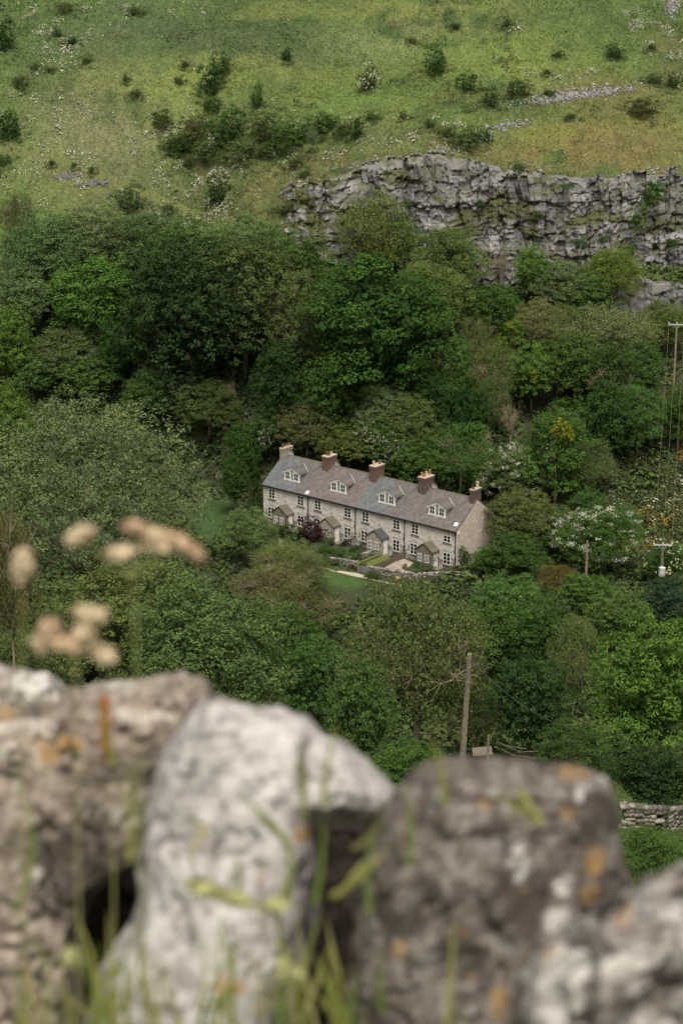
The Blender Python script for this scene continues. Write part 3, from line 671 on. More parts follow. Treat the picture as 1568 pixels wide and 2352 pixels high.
def window(parent, x, z, w, h, y=0.0, rows=3, cols=2, sill=True, name='window', blind=False, face='front', reveal=.05):
    """frame mesh (part) + glass, sill (sub-parts); outer face towards -y, or +x when face == 'side'"""
    fr = MB(); fw = .07; d0, d1 = y-.055, y+.06
    def bx(m, a, b, c, d, e0=d0, e1=d1):
        m.box(a, e0, c, b, e1, d)
    bx(fr, x, x+fw, z, z+h); bx(fr, x+w-fw, x+w, z, z+h); bx(fr, x+fw, x+w-fw, z, z+fw); bx(fr, x+fw, x+w-fw, z+h-fw, z+h)
    iw = (w-2*fw)
    for c in range(1, cols):
        cx = x+fw+iw*c/cols; bw = .038; bx(fr, cx-bw, cx+bw, z+fw, z+h-fw, d0+.004, d1-.004)
    for r_ in range(1, rows):
        zz = z+fw+(h-2*fw)*r_/rows; bx(fr, x+fw, x+w-fw, zz-.016, zz+.016, d0+.008, d1-.008)
    f = fr.build(name, M['white'], parent)
    g = MB(); g.box(x+fw*.6, y-.014, z+fw*.6, x+w-fw*.6, y-.003, z+h-fw*.6); g.build('glass', M['glass'], f)
    if blind:
        g = MB(); g.box(x+fw, y-.021, z+h*.64, x+w-fw, y-.016, z+h-fw); g.build('blind', M['blind'], f)
    if sill:
        s_ = MB(); s_.box(x-.10, y-.10, z-.15, x+w+.10, y+.02, z-.012); s_.build('sill', M['sill'], f)
        s_ = MB(); s_.box(x-.12, y-.012, z+h+.012, x+w+.12, y+.02, z+h+.17); s_.build('lintel', M['buff_stone'], f)
    return f
def chimney(parent, x, y, w, d, z0, z1, mat, pots, apron=True, label=None):
    m = MB(); m.box(x-w/2, y-d/2, z0, x+w/2, y+d/2, z1-.42); m.box(x-w/2-.04, y-d/2-.04, z1-.42, x+w/2+.04, y+d/2+.04, z1-.20); m.box(x-w/2-.005, y-d/2-.005, z1-.20, x+w/2+.005, y+d/2+.005, z1-.1)
    s_ = m.build('chimney', mat, parent)
    if label: s_['label'] = label
    c = MB(); c.box(x-w/2-.07, y-d/2-.07, z1-.1, x+w/2+.07, y+d/2+.07, z1); c.build('cap', M['cap'], s_)
    for (px_, py_, h, r, mt) in pots:
        p = MB(); p.tube([(x+px_, y+py_, z1-.02), (x+px_, y+py_, z1+h*.12), (x+px_, y+py_, z1+h*.85), (x+px_, y+py_, z1+h*.88), (x+px_, y+py_, z1+h)], [r*1.15, r, r*.85, r*1.1, r*1.1], 12)
        p.build('chimney_pot', M[mt], s_)
    if apron:
        a = MB(); ev = HR/(HD/2)
        def rz(v): return HE+ev*v
        y0 = y-d/2; sx = x+w/2
        a.prism([(x-w/2-.18, y0-.28, rz(y0-.28)+.03), (sx+.12, y0-.28, rz(y0-.28)+.03), (sx+.12, y0-.02, rz(y0-.02)+.03), (x-w/2-.18, y0-.02, rz(y0-.02)+.03)], (0, 0, .05))
        a.prism([(sx+.01, y0, rz(y0)+.02), (sx+.12, y0, rz(y0)+.02), (sx+.12, HD/2, rz(HD/2)+.02), (sx+.01, HD/2, rz(HD/2)+.02)], (0, 0, .07))
        a.build('flashing', M['lead'], s_)
def dish(parent, x, y, z):
    m = MB(); n = 14; rr = .42
    vs = [(x+.05, y, z)]; 
    for q, (r_, o) in enumerate(((.5, .03), (1, -.08))):
        for k in range(n):
            a = 6.283*k/n; vs.append((x+rr*r_*math.cos(a), y+o, z+rr*r_*math.sin(a)))
    vs[0] = (x, y+.06, z)
    fs = [[0, 1+(k+1) % n, 1+k] for k in range(n)]+[[1+k, 1+(k+1) % n, 1+n+(k+1) % n, 1+n+k] for k in range(n)]
    m.add(vs, fs); m.tube([(x-.35, y+.05, z-.3), (x-.1, y+.06, z-.1), (x, y+.06, z)], .03, 6); m.build('satellite_dish', M['dish'], parent)
def house(i, label, slate, porchmat, porchroof, chim, extra=None):
    p0 = yard(i*HU, 0); root = empty('stone_cottage', (p0[0], p0[1], YZ), -HA); tag(root, label, 'cottage', 'terraced stone cottages')
    ev = HR/(HD/2)
    fw = .0 ; w = HU
    # walls: front & back slabs, party/gable walls
    m = MB(); m.cur = 0
    m.box(0, 0, -.6, w, .45, HE-.03); m.box(0, HD-.45, -.6, w, HD, HE-.03); m.box(.002, .45, -.6, .42, HD-.45, HE-.03)
    m.prism([(.002, .05, HE-.03), (.002, HD-.05, HE-.03), (.002, HD/2, HE+HR-.10)], (.42, 0, 0))
    if i == 3:
        m.cur = 1; m.box(w-.42, .452, -.6, w-.001, HD-.452, HE-.032); m.box(w+.0005, .03, -.6, w+.004, HD, HE-.03)
        m.prism([(w-.42, .05, HE-.03), (w-.42, HD-.05, HE-.03), (w-.42, HD/2, HE+HR-.10)], (.424, 0, 0))
    m.build('wall', [M['stone'], M['gable_stone']], root)
    # main roof: two slabs
    r_ = MB(); e = .22; x0 = -.06 if i == 0 else .0; x1 = w+(.05 if i == 3 else 0)
    for sgn in (0, 1):
        def P(x, v, dz): return (x, v if sgn == 0 else HD-v, HE+ev*v+dz)
        r_.prism([P(x0, -e, .02), P(x1, -e, .02), P(x1, HD/2, .02), P(x0, HD/2, .02)], (0, 0, .10))
    rf = r_.build('roof', slate, root)
    q = MB(); 
    for k in range(16):
        a = x0+(x1-x0)*k/16; b = x0+(x1-x0)*(k+1)/16-.02
        q.prism([(a, HD/2-.16, HE+HR+.02), (a, HD/2, HE+HR+.16+.01*(k % 3)), (a, HD/2+.16, HE+HR+.02)], (b-a, 0, 0))
    q.build('ridge_tiles', M['porch_slate'], rf)
    g = MB(); g.tube([(x0+.02, -e-.03, HE-.13), (x1-.02, -e-.03, HE-.13)], .075, 8); g.box(x0+.02, -e+.045, HE-.28, x1-.02, -.01, HE-.13); g.build('gutter', M['black'], root)
    d = MB(); dx = w-.06; d.tube([(dx, -e-.03, HE-.15), (dx, -.09, HE-.42), (dx, -.09, .05)], .052, 8)
    d.box(dx-.10, -.20, HE-.50, dx+.10, -.01, HE-.34); d.build('downpipe', M['black'], root)
    # facade windows
    ww = 1.08
    for fx, z, h in ((.195, 3.28, 1.28), (.825, 3.28, 1.28), (.175, .72, 1.42), (.825, .52, 1.5)):
        window(root, fx*w-ww/2, z, ww, h, -.004, blind=(i == 3 and z > 3 and fx > .5))
    # dormer
    cx = .515*w; v0 = 1.1; zb = HE+ev*v0+.10; ez = zb+1.0; az = zb+1.62; hw = 1.28
    dm = MB(); 
    vb = lambda z: (z-HE-.1)/ev
    dm.prism([(cx-hw, v0, zb), (cx+hw, v0, zb), (cx+hw, v0, ez), (cx, v0, az-.06), (cx-hw, v0, ez)], (0, .12, 0))
    for sx in (-1, 1):
        xa = cx+sx*hw; dm.prism([(xa, v0+.12, zb-.02), (xa, v0+.12, ez), (xa, vb(ez), ez)], (-sx*.1, 0, 0))
    dmo = dm.build('dormer', M['panel'], root)
    wf = MB()                                                    # white boarding round the lights
    for sx in (-1, 1):
        a, b = sorted((cx+sx*.17, cx+sx*(hw+.01)))
        zo = lambda x: ez+(az-ez)*(1-abs(x-cx)/hw)-.05
        wf.prism([(a, v0-.03, zb+.02), (b, v0-.03, zb+.02), (b, v0-.03, zo(b)), (a, v0-.03, zo(a))], (0, .028, 0))
    for sx in (-1, 1):
        wf.prism([(cx+sx*.02, v0-.10, az+.02), (cx+sx*(hw+.16), v0-.10, ez-.02), (cx+sx*(hw+.16), v0-.10, ez-.19), (cx+sx*.02, v0-.10, az-.17)], (0, .062, 0))
        wf.box(cx+(hw+.02 if sx > 0 else -hw-.10), v0-.10, ez-.12, cx+(hw+.10 if sx > 0 else -hw-.02), vb(ez)-.05, ez-.03)
    wf.box(cx-hw-.06, v0-.10, zb-.05, cx+hw+.06, v0-.035, zb+.018)
    wf.build('bargeboard', M['white'], dmo)
    for sx in (-1, 1):
        xx = cx+sx*.71-.36
        g = MB(); g.box(xx, v0-.05, zb+.10, xx+.72, v0-.034, zb+1.06); go = g.build('glass', M['glass'], dmo)
        g = MB(); 
        for a in (0, .335, .67): g.box(xx+a, v0-.075, zb+.10, xx+a+.05, v0-.052, zb+1.06)
        for b in (0, .46, .92): g.box(xx+.005, v0-.078, zb+.10+b, xx+.715, v0-.052, zb+.14+b)
        g.build('window_frame', M['white'], dmo)
    rr = MB()
    for sx in (-1, 1):
        a = Vector((cx, v0-.12, az+.03)); b = Vector((cx+sx*(hw+.2), v0-.12, ez-.03)); c = Vector((cx+sx*(hw+.2), vb(ez-.03), ez-.03)); dd = Vector((cx, vb(az+.03), az+.03))
        rr.prism([a, b, c, dd] if sx > 0 else [a, dd, c, b], (0, 0, .07))
    rr.build('dormer_roof', slate, dmo)
    fl = MB(); 
    for sx in (1,):
        a = Vector((cx, vb(az+.03)-.02, az+.10)); c = Vector((cx+sx*(hw+.26), vb(ez-.03)-.02, ez+.06)); fl.prism([a, c, c+Vector((.03, .04, .02)), a+Vector((.03, .04, .02))], (0, 0, .05))
    fl.build('flashing', M['lead'], dmo)
    # porch
    px0, px1, pd = .35*w, .665*w, 1.32; pe = 2.12; pa = 2.98; pc = (px0+px1)/2
    pm = MB(); pm.box(px0, -pd, -.4, px1, -pd+.3, pe); pm.prism([(px0, -pd, pe), (px1, -pd, pe), (pc, -pd, pa-.04)], (0, .3, 0))
    pm.box(px0, -pd+.3, -.4, px0+.25, -.001, pe); pm.box(px1-.25, -pd+.3, -.4, px1, -1.12, pe-.004); pm.box(px1-.25, -.16, -.4, px1, -.001, pe-.004); pm.box(px1-.25, -1.12, 2.03, px1, -.16, pe-.004)
    po = pm.build('porch', porchmat, root)
    pr = MB()
    for sx in (-1, 1):
        e_ = (px1+.16) if sx > 0 else (px0-.16); sl_ = (pa-pe)/(pc-px0); ze = pe-.16*sl_
        pts = [(pc, -pd-.12, pa+.01), (e_, -pd-.12, ze), (e_, -.01, ze), (pc, -.01, pa+.01)]
        pr.prism(pts if sx > 0 else pts[::-1], (0, 0, .10))
    pr.build('porch_roof', porchroof, po)
    window(root, px0+.28, .62, .60, .98, -pd-.004, 2, 2, False, 'porch_window'); window(root, px0+1.32, .62, .60, .98, -pd-.004, 2, 2, False, 'porch_window')
    dr = MB(); xx = px1-.06; dr.box(xx, -1.10, .02, xx+.055, -.18, 2.01)
    for zz in (.15, .78, 1.40): 
        for yy in (-1.02, -.60): dr.box(xx+.055, yy, zz, xx+.068, yy+.34, zz+.5)
    do = dr.build('door', M['white'], root)
    hb = MB(); hb.box(xx+.07, -1.03, .98, xx+.11, -.93, 1.03); hb.build('handle', M['black'], do)
    st = MB(); st.box(px1, -1.3, -.3, px1+.8, -.1, .06); st.build('doorstep', M['sill'], root)
    for c in chim: chimney(root, *c[:-1], label=c[-1]) if isinstance(c[-1], str) else chimney(root, *c)
    if extra: extra(root)
    return root
cy = HD/2
def sky1(x, v):
    def f(root):
        m = MB(); ev = HR/(HD/2); z = lambda q: HE+ev*q+.14
        m.prism([(x, v, z(v)), (x+.5, v, z(v)), (x+.5, v+.42, z(v+.42)), (x, v+.42, z(v+.42))], (0, 0, .05)); m.build('skylight', M['white'], root)
    return f
def ex1(r): sky1(HU-.55, -.15)(r); dish(r, 1.05, HD/2+.25, HE+HR+.35)
def ex2(r): dish(r, 1.05, HD/2+.3, HE+HR+.25)
def ex4(r):
    sky1(HU-.75, .35)(r); dish(r, 1.1, HD/2+.3, HE+HR+.35)
    m = MB(); m.box(HU+.006, .35, HE-.55, HU+.12, .5, HE-.2); m.build('alarm_box', M['white'], r)
    m = MB(); m.tube([(HU*.55, HD/2-1.2+.0, HE+HR-.75), (HU*.55, HD/2-1.2, HE+HR-.5)], .09, 8); m.build('vent', M['black'], r)
house(0, 'end cottage furthest left, ivy grown ground floor and buff stone chimney', M['slate1'], M['mossy_stone'], M['porch_slate'],
      [(.36, cy-.05, .52, 1.85, HE+1.2, 9.05, M['buff_stone'], [(-.02, -.62, .5, .14, 'dark_pot'), (.02, 0, .22, .13, 'terracotta'), (.02, .55, .26, .13, 'terracotta')], True, 'buff stone chimney with three low pots')], ex1)
house(1, 'cottage second from left, behind the dark purple maple', M['slate2'], M['porch_stone'], M['porch_slate'],
      [(.02, cy-.1, .95, 1.75, HE+1.5, 9.3, M['brick'], [(-.1, -.35, .55, .15, 'dark_pot'), (.1, -.2, .45, .14, 'dark_pot'), (0, .35, .32, .14, 'pale_pot')])], ex2)
house(2, 'cottage third from left with slate blue roof patch, its porch above the small lawn', M['slate3'], M['porch_stone'], M['dark_slate'],
      [(.02, cy-.1, .95, 1.75, HE+1.5, 9.45, M['brick'], [(-.1, -.5, .52, .17, 'pale_pot'), (.05, .45, .45, .14, 'dark_pot')])])
house(3, 'end cottage furthest right with the tall bare gable wall and cream blind upstairs', M['slate4'], M['mossy_stone'], M['porch_slate'],
      [(.02, cy-.1, 1.05, 1.8, HE+1.5, 9.45, M['soot_brick'], [(-.28, -.5, .5, .15, 'terracotta'), (.18, -.55, .38, .15, 'terracotta'), (-.05, .1, .48, .16, 'pale_pot'), (.1, .62, .62, .14, 'terracotta')], True, 'broad brick chimney with four orange pots'),
       (HU-.32, cy, .55, 1.55, HE+1.5, 9.25, M['soot_brick'], [(.02, .35, .75, .17, 'pale_pot'), (0, -.45, .12, .2, 'dark_pot')], False, 'soot blackened gable chimney with one tall pot')], ex4)

# ------------------------------------------------------------------ gardens in front of the terrace
def z4(x, y):           # crop pixel -> terrace frame (u, v) on the yard level
    px, py = (900+x/2.8)*.765625, (1560+y/2.8)*.765625; d = ray(px, py); k = (YZ)/d[2]; p = d*k
    u, v = to_yard(p[0], p[1]); return float(u), float(v)
def sheet(name, pts, mat, z, label=None, kind='structure'):
    P = [yard(*p)+(YZ+z,) for p in pts]; n = len(P)
    V = P+[(a[0], a[1], YZ-.3) for a in P]
    me = mesh_np(name, np.array(V), [list(range(n))]+[[i, n+i, n+(i+1) % n, (i+1) % n] for i in range(n)], [mat])
    me.update(); o = link(name, me); return tag(o, label, kind=kind)
t = NT('patio_flags'); b = t.node('ShaderNodeTexBrick'); b.inputs['Scale'].default_value = 1; b.inputs['Brick Width'].default_value = .9; b.inputs['Row Height'].default_value = .6; b.inputs['Mortar Size'].default_value = .02
b.inputs['Color1'].default_value = (.29, .235, .19, 1); b.inputs['Color2'].default_value = (.38, .315, .26, 1); b.inputs['Mortar'].default_value = (.2, .17, .14, 1); t.L(t.mapped(1, rot=(0, 0, HA)), b.inputs['Vector'])
t.base(t.mix(1.0, b.outputs['Color'], t.ramp(t.noise(2), [(.3, .8), (.7, 1.2)]), 'MULTIPLY')); M['patio'] = t.m
M['gravel'] = plain('pale_path', (.42, .37, .30), .95, .1, .25, 8)
M['kerb'] = plain('path_edge', (.42, .34, .19), .95, .1, .2, 6)
t = NT('lawn_turf'); t.base(t.ramp(t.noise(3, detail=6), [(.3, (.075, .10, .025)), (.7, (.14, .155, .04))])); M['turf'] = t.m
sheet('patio', [z4(690, 412), z4(860, 440), z4(952, 362), z4(872, 328), z4(800, 352)], M['patio'], .05)
sheet('garden_lawn', [z4(490, 384), z4(582, 400), z4(760, 325), z4(700, 300)], M['turf'], .07)
sheet('garden_lawn', [z4(455, 370), z4(480, 374), z4(655, 302), z4(640, 292)], M['turf'], .06)
sheet('garden_bed', [z4(485, 376), z4(490, 381), z4(668, 306), z4(660, 303)], plain('bed_soil', (.05, .035, .025)), .05)
sheet('path', [z4(300, 437), z4(325, 428), z4(470, 448), z4(540, 468), z4(536, 492), z4(430, 470)], M['gravel'], .05)
sheet('path', [z4(536, 482), z4(700, 521), z4(850, 549), z4(850, 556), z4(700, 529), z4(536, 491)], M['kerb'], .07)
sheet('path', [z4(130, 385), z4(240, 412), z4(300, 437), z4(292, 441), z4(230, 418), z4(130, 392)], M['kerb'], .06)

def drystone(name, pts, h, th, label, seed, mat='rubble', sz=.26, group='low garden walls', cat='garden wall', ground=None, cope=True):
    """wall of separate rubble stones laid in rough courses: ONE mesh"""
    rs = np.random.RandomState(seed); V = []; Fs = []; tn = []; b = 0
    cube = np.array([[-1,-1,-1],[1,-1,-1],[1,1,-1],[-1,1,-1],[-1,-1,1],[1,-1,1],[1,1,1],[-1,1,1]], float)
    cf = np.array([[0,3,2,1],[4,5,6,7],[0,1,5,4],[1,2,6,5],[2,3,7,6],[3,0,4,7]])
    for a, c in zip(pts, pts[1:]):
        a = np.array(a, float); c = np.array(c, float); L_ = np.linalg.norm(c-a); d = (c-a)/L_; n = np.array([-d[1], d[0]])
        rows = max(1, int(h/(sz*.55)))
        for r_ in range(rows):
            s = rs.uniform(0, sz)
            while s < L_:
                w = sz*rs.uniform(.6, 1.5)
                for side in (-1, 1):
                    q = a+d*(s+w/2)+n*side*th*.26; g = ground if ground is not None else float(H(q[0], q[1]))
                    zz = g+(r_+.5)*h/rows+rs.normal(0, .015)
                    e = np.array([w*.53, th*.27*rs.uniform(.9, 1.25), h/rows*.54*rs.uniform(.8, 1.2)*(1.3 if cope and r_ == rows-1 else 1)])
                    k = cube*rs.uniform(.72, 1.05, (8, 3))*e
                    R2 = np.array([[d[0], d[1], 0], [n[0], n[1], 0], [0, 0, 1]]); V.append(k@R2+np.array([q[0], q[1], zz])); Fs.append(cf+b); tn += [rs.uniform(.15, 1)]*8; b += 8
                s += w
    me = mesh_np(name, np.concatenate(V), np.concatenate(Fs), [M[mat]], {'tone': ('POINT', 'FLOAT', np.array(tn)), 'grass': ('POINT', 'FLOAT', np.zeros(b))})
    return tag(link(name, me), label, cat, group)
t = NT('rubble_stone'); c = t.ramp(t.attr('tone', 'Fac'), [(0, (.10, .09, .075)), (.6, (.24, .215, .18)), (1, (.42, .385, .335))])
t.base(t.mix(1.0, c, t.ramp(t.noise(6, detail=5), [(.3, .6), (.7, 1.3)]), 'MULTIPLY')); t.bump(t.noise(9), .5, .03); M['rubble'] = t.m
def yw(*ps): return [yard(*z4(*p)) for p in ps]
drystone('garden_wall', yw((245, 360), (330, 372), (480, 398)), .75, .35, 'low stone wall beside the white gatepost and pale path', 1, ground=YZ)
drystone('garden_wall', yw((560, 440), (700, 462), (800, 478), (950, 500)), .85, .4, 'mossy stone wall below the patio', 2, ground=YZ)
drystone('garden_wall', yw((950, 500), (1010, 478), (1180, 468), (1320, 472), (1500, 468)), .5, .4, 'long low stone wall running right past the end cottage', 3, ground=YZ)
drystone('garden_wall', yw((400, 350), (530, 318), (640, 275)), .6, .35, 'rough stone wall between the neighbouring gardens beside the lawn strip', 4, ground=YZ)
drystone('stone_steps', yw((410, 215), (455, 205)), 1.3, .6, 'stepped stone pier beside the second cottage', 6, cat='steps', group=None, ground=YZ)
# woven fence and gate
M['hurdle'] = plain('weathered_fence', (.12, .095, .075), .9, .1, .35, 12)
a, b_ = [np.array(yard(*z4(*p))) for p in ((590, 432), (882, 322))]
fo = empty('hurdle_fence', (a[0], a[1], YZ)); tag(fo, 'brown split pale fence between the little lawn and the patio', 'fence')
L_ = np.linalg.norm(b_-a); dd = (b_-a)/L_; rs = np.random.RandomState(5); m = MB()
for k in range(int(L_/.13)):
    q = dd*(k*.13+.05); h = .62+rs.uniform(-.08, .12)+.35*sst(.6, 1, k*.13/L_); m.box(q[0]-.035, q[1]-.03, .02, q[0]+.035, q[1]+.03, float(h))
m.build('pales', M['hurdle'], fo)
m = MB()
for zz in (.2, .5): m.tube([(0, 0, zz), (dd[0]*L_, dd[1]*L_, zz)], .03, 6)
m.build('rail', M['hurdle'], fo)
for s in (0, .33, .66, 1):
    m = MB(); q = dd*L_*s; m.box(q[0]-.06, q[1]-.06, -.2, q[0]+.06, q[1]+.06, 0.8+.35*(s > .7)); m.build('post', M['hurdle'], fo)
a, b_ = [np.array(yard(*z4(*p))) for p in ((500, 440), (575, 452))]
go = empty('garden_gate', (a[0], a[1], YZ)); tag(go, 'small grey picket gate at the end of the pale path', 'gate'); L_ = np.linalg.norm(b_-a); dd = (b_-a)/L_
m = MB()
for k in range(int(L_/.14)+1):
    q = dd*k*.14; m.box(q[0]-.035, q[1]-.02, .04, q[0]+.035, q[1]+.02, .85)
m.tube([(0, 0, .3), (dd[0]*L_, dd[1]*L_, .3)], .03, 6); m.tube([(0, 0, .7), (dd[0]*L_, dd[1]*L_, .7)], .03, 6); m.build('pickets', M['panel'], go)
q = yard(*z4(487, 446)); m = MB(); m.box(-.09, -.09, -.1, .09, .09, 1.55); m.box(-.12, -.12, 1.55, .12, .12, 1.62)
tag(m.build('gatepost', M['pole'], None, loc=(q[0], q[1], YZ)), 'pale wooden gatepost beside the picket gate', 'gatepost')
q = yard(*z4(816, 515)); m = MB(); m.tube([(0, 0, 0), (0, 0, .35), (0, 0, .4)], [.2, .28, .3], 12); o = m.build('plant_pot', M['terracotta'], None, loc=(q[0], q[1], YZ)); tag(o, 'red clay plant pot standing on the lower lawn', 'plant pot')
m = MB(); m.tube([(0, 0, .3), (0, 0, .46)], [.22, .12], 10); m.build('soil', M['cap'], o)
# ------------------------------------------------------------------ trees of the valley, far to near
UP = 'trees along the upper edge of the wood'; MID = 'trees in the middle of the wood'; LOW = 'trees on the valley floor in front of the cottages'; CR_ = 'trees below the limestone cliff'; BK = 'trees behind the cottages'; LF = 'trees at the left of the valley'
tree('fine',110,600,115,95,'gg','grey green tree, lowest left of the upper edge',group=UP)
tree('fine',215,560,105,80,'sage','silvery grey green domed tree left, under the fenced track',group=UP)
tree('fine',330,570,95,80,'gg','grey green tree right of the silvery domed tree',group=UP)
tree('dense',440,600,120,90,'green','mid green tree just above the big dark sycamore',group=UP)
tree('fine',560,585,110,75,'gg','grey green rounded tree right above the dark sycamore',group=UP)
tree('dense',680,620,95,80,'green','light green rounded tree left of the large willow',group=UP)
tree('wisp',860,535,102,90,'olive','tall feathery olive willow in front of the cliff\'s left end',group=CR_)
tree('wisp',915,560,60,60,'green','smaller green willow tucked against the tall feathery one',group=CR_)
tree('fine',1025,605,95,82,'olive','domed olive green tree in front of the cliff\'s middle',group=CR_)
tree('round',1222,625,50,60,'bright','narrow bright green tree at the foot of the cliff',group=CR_)
tree('bare',1150,600,32,60,'drab','bare brown sapling in the gap below the cliff',group=CR_,trunk='bare')
tree('fine',1290,655,75,55,'sage','pale sage tree low below the cliff',group=CR_)
tree('wisp',1405,622,72,52,'lime','pale yellow green willow nearest the right end of the cliff',group=CR_)
tree('round',1330,668,80,45,'green','green bushy tree in front of the pale willows',group=CR_)
tree('fine',60,680,85,80,'gg','grey green tree at the left edge of the wood',group=LF)
tree('dense',560,690,130,140,'olive','olive tree with tufted boughs at the centre of the wood',group=MID)
tree('dense',440,730,170,175,'deep','broad very dark sycamore at the centre left of the wood',group=MID)
tree('maple',215,700,105,105,'bright','brighter green domed tree on the left of the wood',group=MID)
tree('fine',690,760,75,115,'drab','slender drab green tree between the two great dark sycamores',group=MID)
tree('maple',860,760,175,160,'dark','great dark green sycamore at the centre of the wood',group=MID)
tree('fine',985,690,95,85,'olive','olive crown on the right shoulder of the great sycamore',group=MID)
tree('round',1130,715,72,62,'green','round mid green tree right of the great sycamore',group=MID)
tree('fine',1240,745,75,50,'tawny','tawny grey bush tree under the small ledge',group=CR_)
tree('wisp',1400,765,110,62,'sage','wide silvery willow below the grassy mound',group=CR_)
tree('wisp',1300,765,70,55,'drab','drab willow with brown stems left of the wide silvery willow',group=CR_,trunk='twigs')
tree('fine',1525,745,60,50,'olive','olive tree beside the top of the electricity pole',group=CR_)
tree('round',15,790,68,95,'bright','bright green tree on the left edge of the picture',group=LF)
tree('fine',160,815,90,58,'drab','flat topped dark grey green tree on the left',group=LF)
tree('dense',200,865,80,52,'green','green bushy crown under the flat topped tree',group=LF)
tree('round',75,865,55,50,'green','small green crown by the left edge above the great ash',group=LF)
tree('round',280,800,55,85,'dark','dark tree hanging beside the brown bare saplings',group=MID)
tree('bare',262,830,30,55,'tawny','bare tawny sapling on the left of the wood',trunk='bare',group=MID)
tree('dense',405,885,100,62,'gg','domed grey green tree in front of the dark sycamore',group=MID)
tree('fine',350,905,70,50,'green','yellow green spreading crown behind the great ash',group=MID)
tree('bare',528,900,25,60,'tawny','bare brown stems under the dark sycamore',trunk='bare',group=MID)
tree('fine',480,935,80,60,'drab','dull green tree at the right shoulder of the great ash',group=MID)
tree('dense',650,890,85,100,'deep','very dark tree in the hollow left of the great sycamore',group=MID)
tree('round',760,905,90,90,'dark','dark green tree beneath the great sycamore',group=MID)
tree('layer',1035,850,58,88,'bright','bright green layered tree just right of the great sycamore',group=MID)
tree('wisp',1095,800,40,70,'tawny','thin tawny tree with bare top between two bright trees',trunk='bare',group=MID)
tree('wisp',1135,860,65,70,'drab','grey brown tree with many pale twigs',trunk='twigs',group=MID)
tree('maple',1222,860,60,70,'bright','bright green maple with one golden spray',group=MID,gold=[(1222,855,13),(1228,868,10)])
tree('layer',1180,775,45,45,'lime','small yellow tipped maple on the wood\'s upper right',group=MID,gold=[(1170,748,8)])
tree('round',1320,840,75,72,'green','mid green tree right of the golden sprayed maple',group=MID)
tree('round',1400,870,65,80,'mid','green tree with pale upright stems on the right of the wood',trunk='twigs',group=MID)
tree('round',1468,850,60,65,'mid','rounded green tree left of the right hand electricity pole',group=MID)
tree('round',1560,950,50,70,'mid','green tree on the right edge below the electricity pole',group=MID)
tree('fine',875,950,75,65,'sage','small silvery leaved tree below the great sycamore',group=BK)
tree('fine',950,990,85,70,'olive','olive tree in the dip behind the cottages',group=BK)
tree('dense',1000,940,60,80,'dark','dark tree behind the third chimney',group=BK)
tree('fine',720,930,60,55,'brown','brownish dark crown behind the left cottages',group=BK)
tree('fine',705,985,75,60,'brown','russet brown bushy tree behind the left end chimney',group=BK)
tree('round',620,985,58,55,'green','green tree with white flecks left of the left end chimney',group=BK,bl='light')
tree('round',800,1020,85,50,'olive','olive yellow shrubby tree right behind the second chimney',group=BK)
tree('dense',880,1020,70,60,'mid','green tree with scattered white blossom behind the third chimney',group=BK,bl='light')
tree('round',960,1060,75,52,'mid','green tree close behind the fourth chimney',group=BK)
tree('round',1070,960,60,85,'dark','dark green tree behind the bare ash saplings',group=BK)
tree('wisp',1060,1040,75,70,'mid','loose green tree behind the right hand chimneys',group=BK,trunk='twigs')
tree('bare',1172,960,35,80,'drab','tall grey bare stems in the middle of the slope',trunk='bare',group=BK)
tree('wisp',1120,935,55,60,'drab','thin drab tree left of the tall grey bare stems',trunk='twigs',group=BK)
tree('layer',1275,1040,92,112,'bright','vivid green layered tree with a golden crown right of centre',group=BK,gold=[(1285,975,18),(1302,988,14),(1310,1005,11),(1292,1000,12),(1270,992,10)])
tree('round',1395,970,70,85,'dark','dark green tree right of the gold crowned tree',group=BK)
tree('fine',1465,960,70,75,'mid','mid green tree above the overhead wires',group=BK)
tree('wisp',1350,1070,60,60,'drab','drab shrubby tree at the right foot of the gold crowned tree',group=BK)
tree('fine',1185,1090,90,60,'drab','hawthorn drifted with white blossom behind the right gable',group=BK,bl='white')
tree('fine',1120,1085,50,50,'mid','low green tree just right of the gable chimney',group=BK)
tree('round',1375,1025,28,22,'mid','small white flowering hawthorn high on the right slope',bl='white',group=BK)
tree('wisp',1428,1190,40,30,'mid','green bushy tree left of the overhead wires',group=BK)
tree('round',1350,1165,50,40,'mid','rounded green bush tree above the white hawthorn',group=BK)
tree('wisp',1385,1180,34,22,'russet','orange tinted bush tree beneath the wires',group=BK)
tree('fine',1190,1195,85,65,'drab','grey olive tree leaning against the right gable wall',group=BK)
tree('conifer',588,1100,24,66,'dark','slim dark conifer beside the left end cottage',group=BK,gap=.1)
tree('round',540,1105,42,60,'mid','dark green tree left of the slim conifer',group=BK)
tree('round',560,1030,52,62,'dark','dark tree over the lane left of the cottages',group=BK)
tree('fine',1375,1235,100,62,'mid','spreading hawthorn thick with white blossom on the right',group=BK,bl='white')
tree('fine',1280,1215,60,45,'drab','smaller hawthorn half in blossom left of the spreading one',group=BK,bl='light')
tree('round',1528,1290,48,45,'mid','elder with creamy yellow flower heads round the lower pole',group=BK,bl='cream')
tree('round',1185,1275,75,42,'mid','green bushy tree at the right foot of the gable',group=LOW)
tree('round',1120,1285,42,30,'green','small green tree touching the gable end',group=LOW)
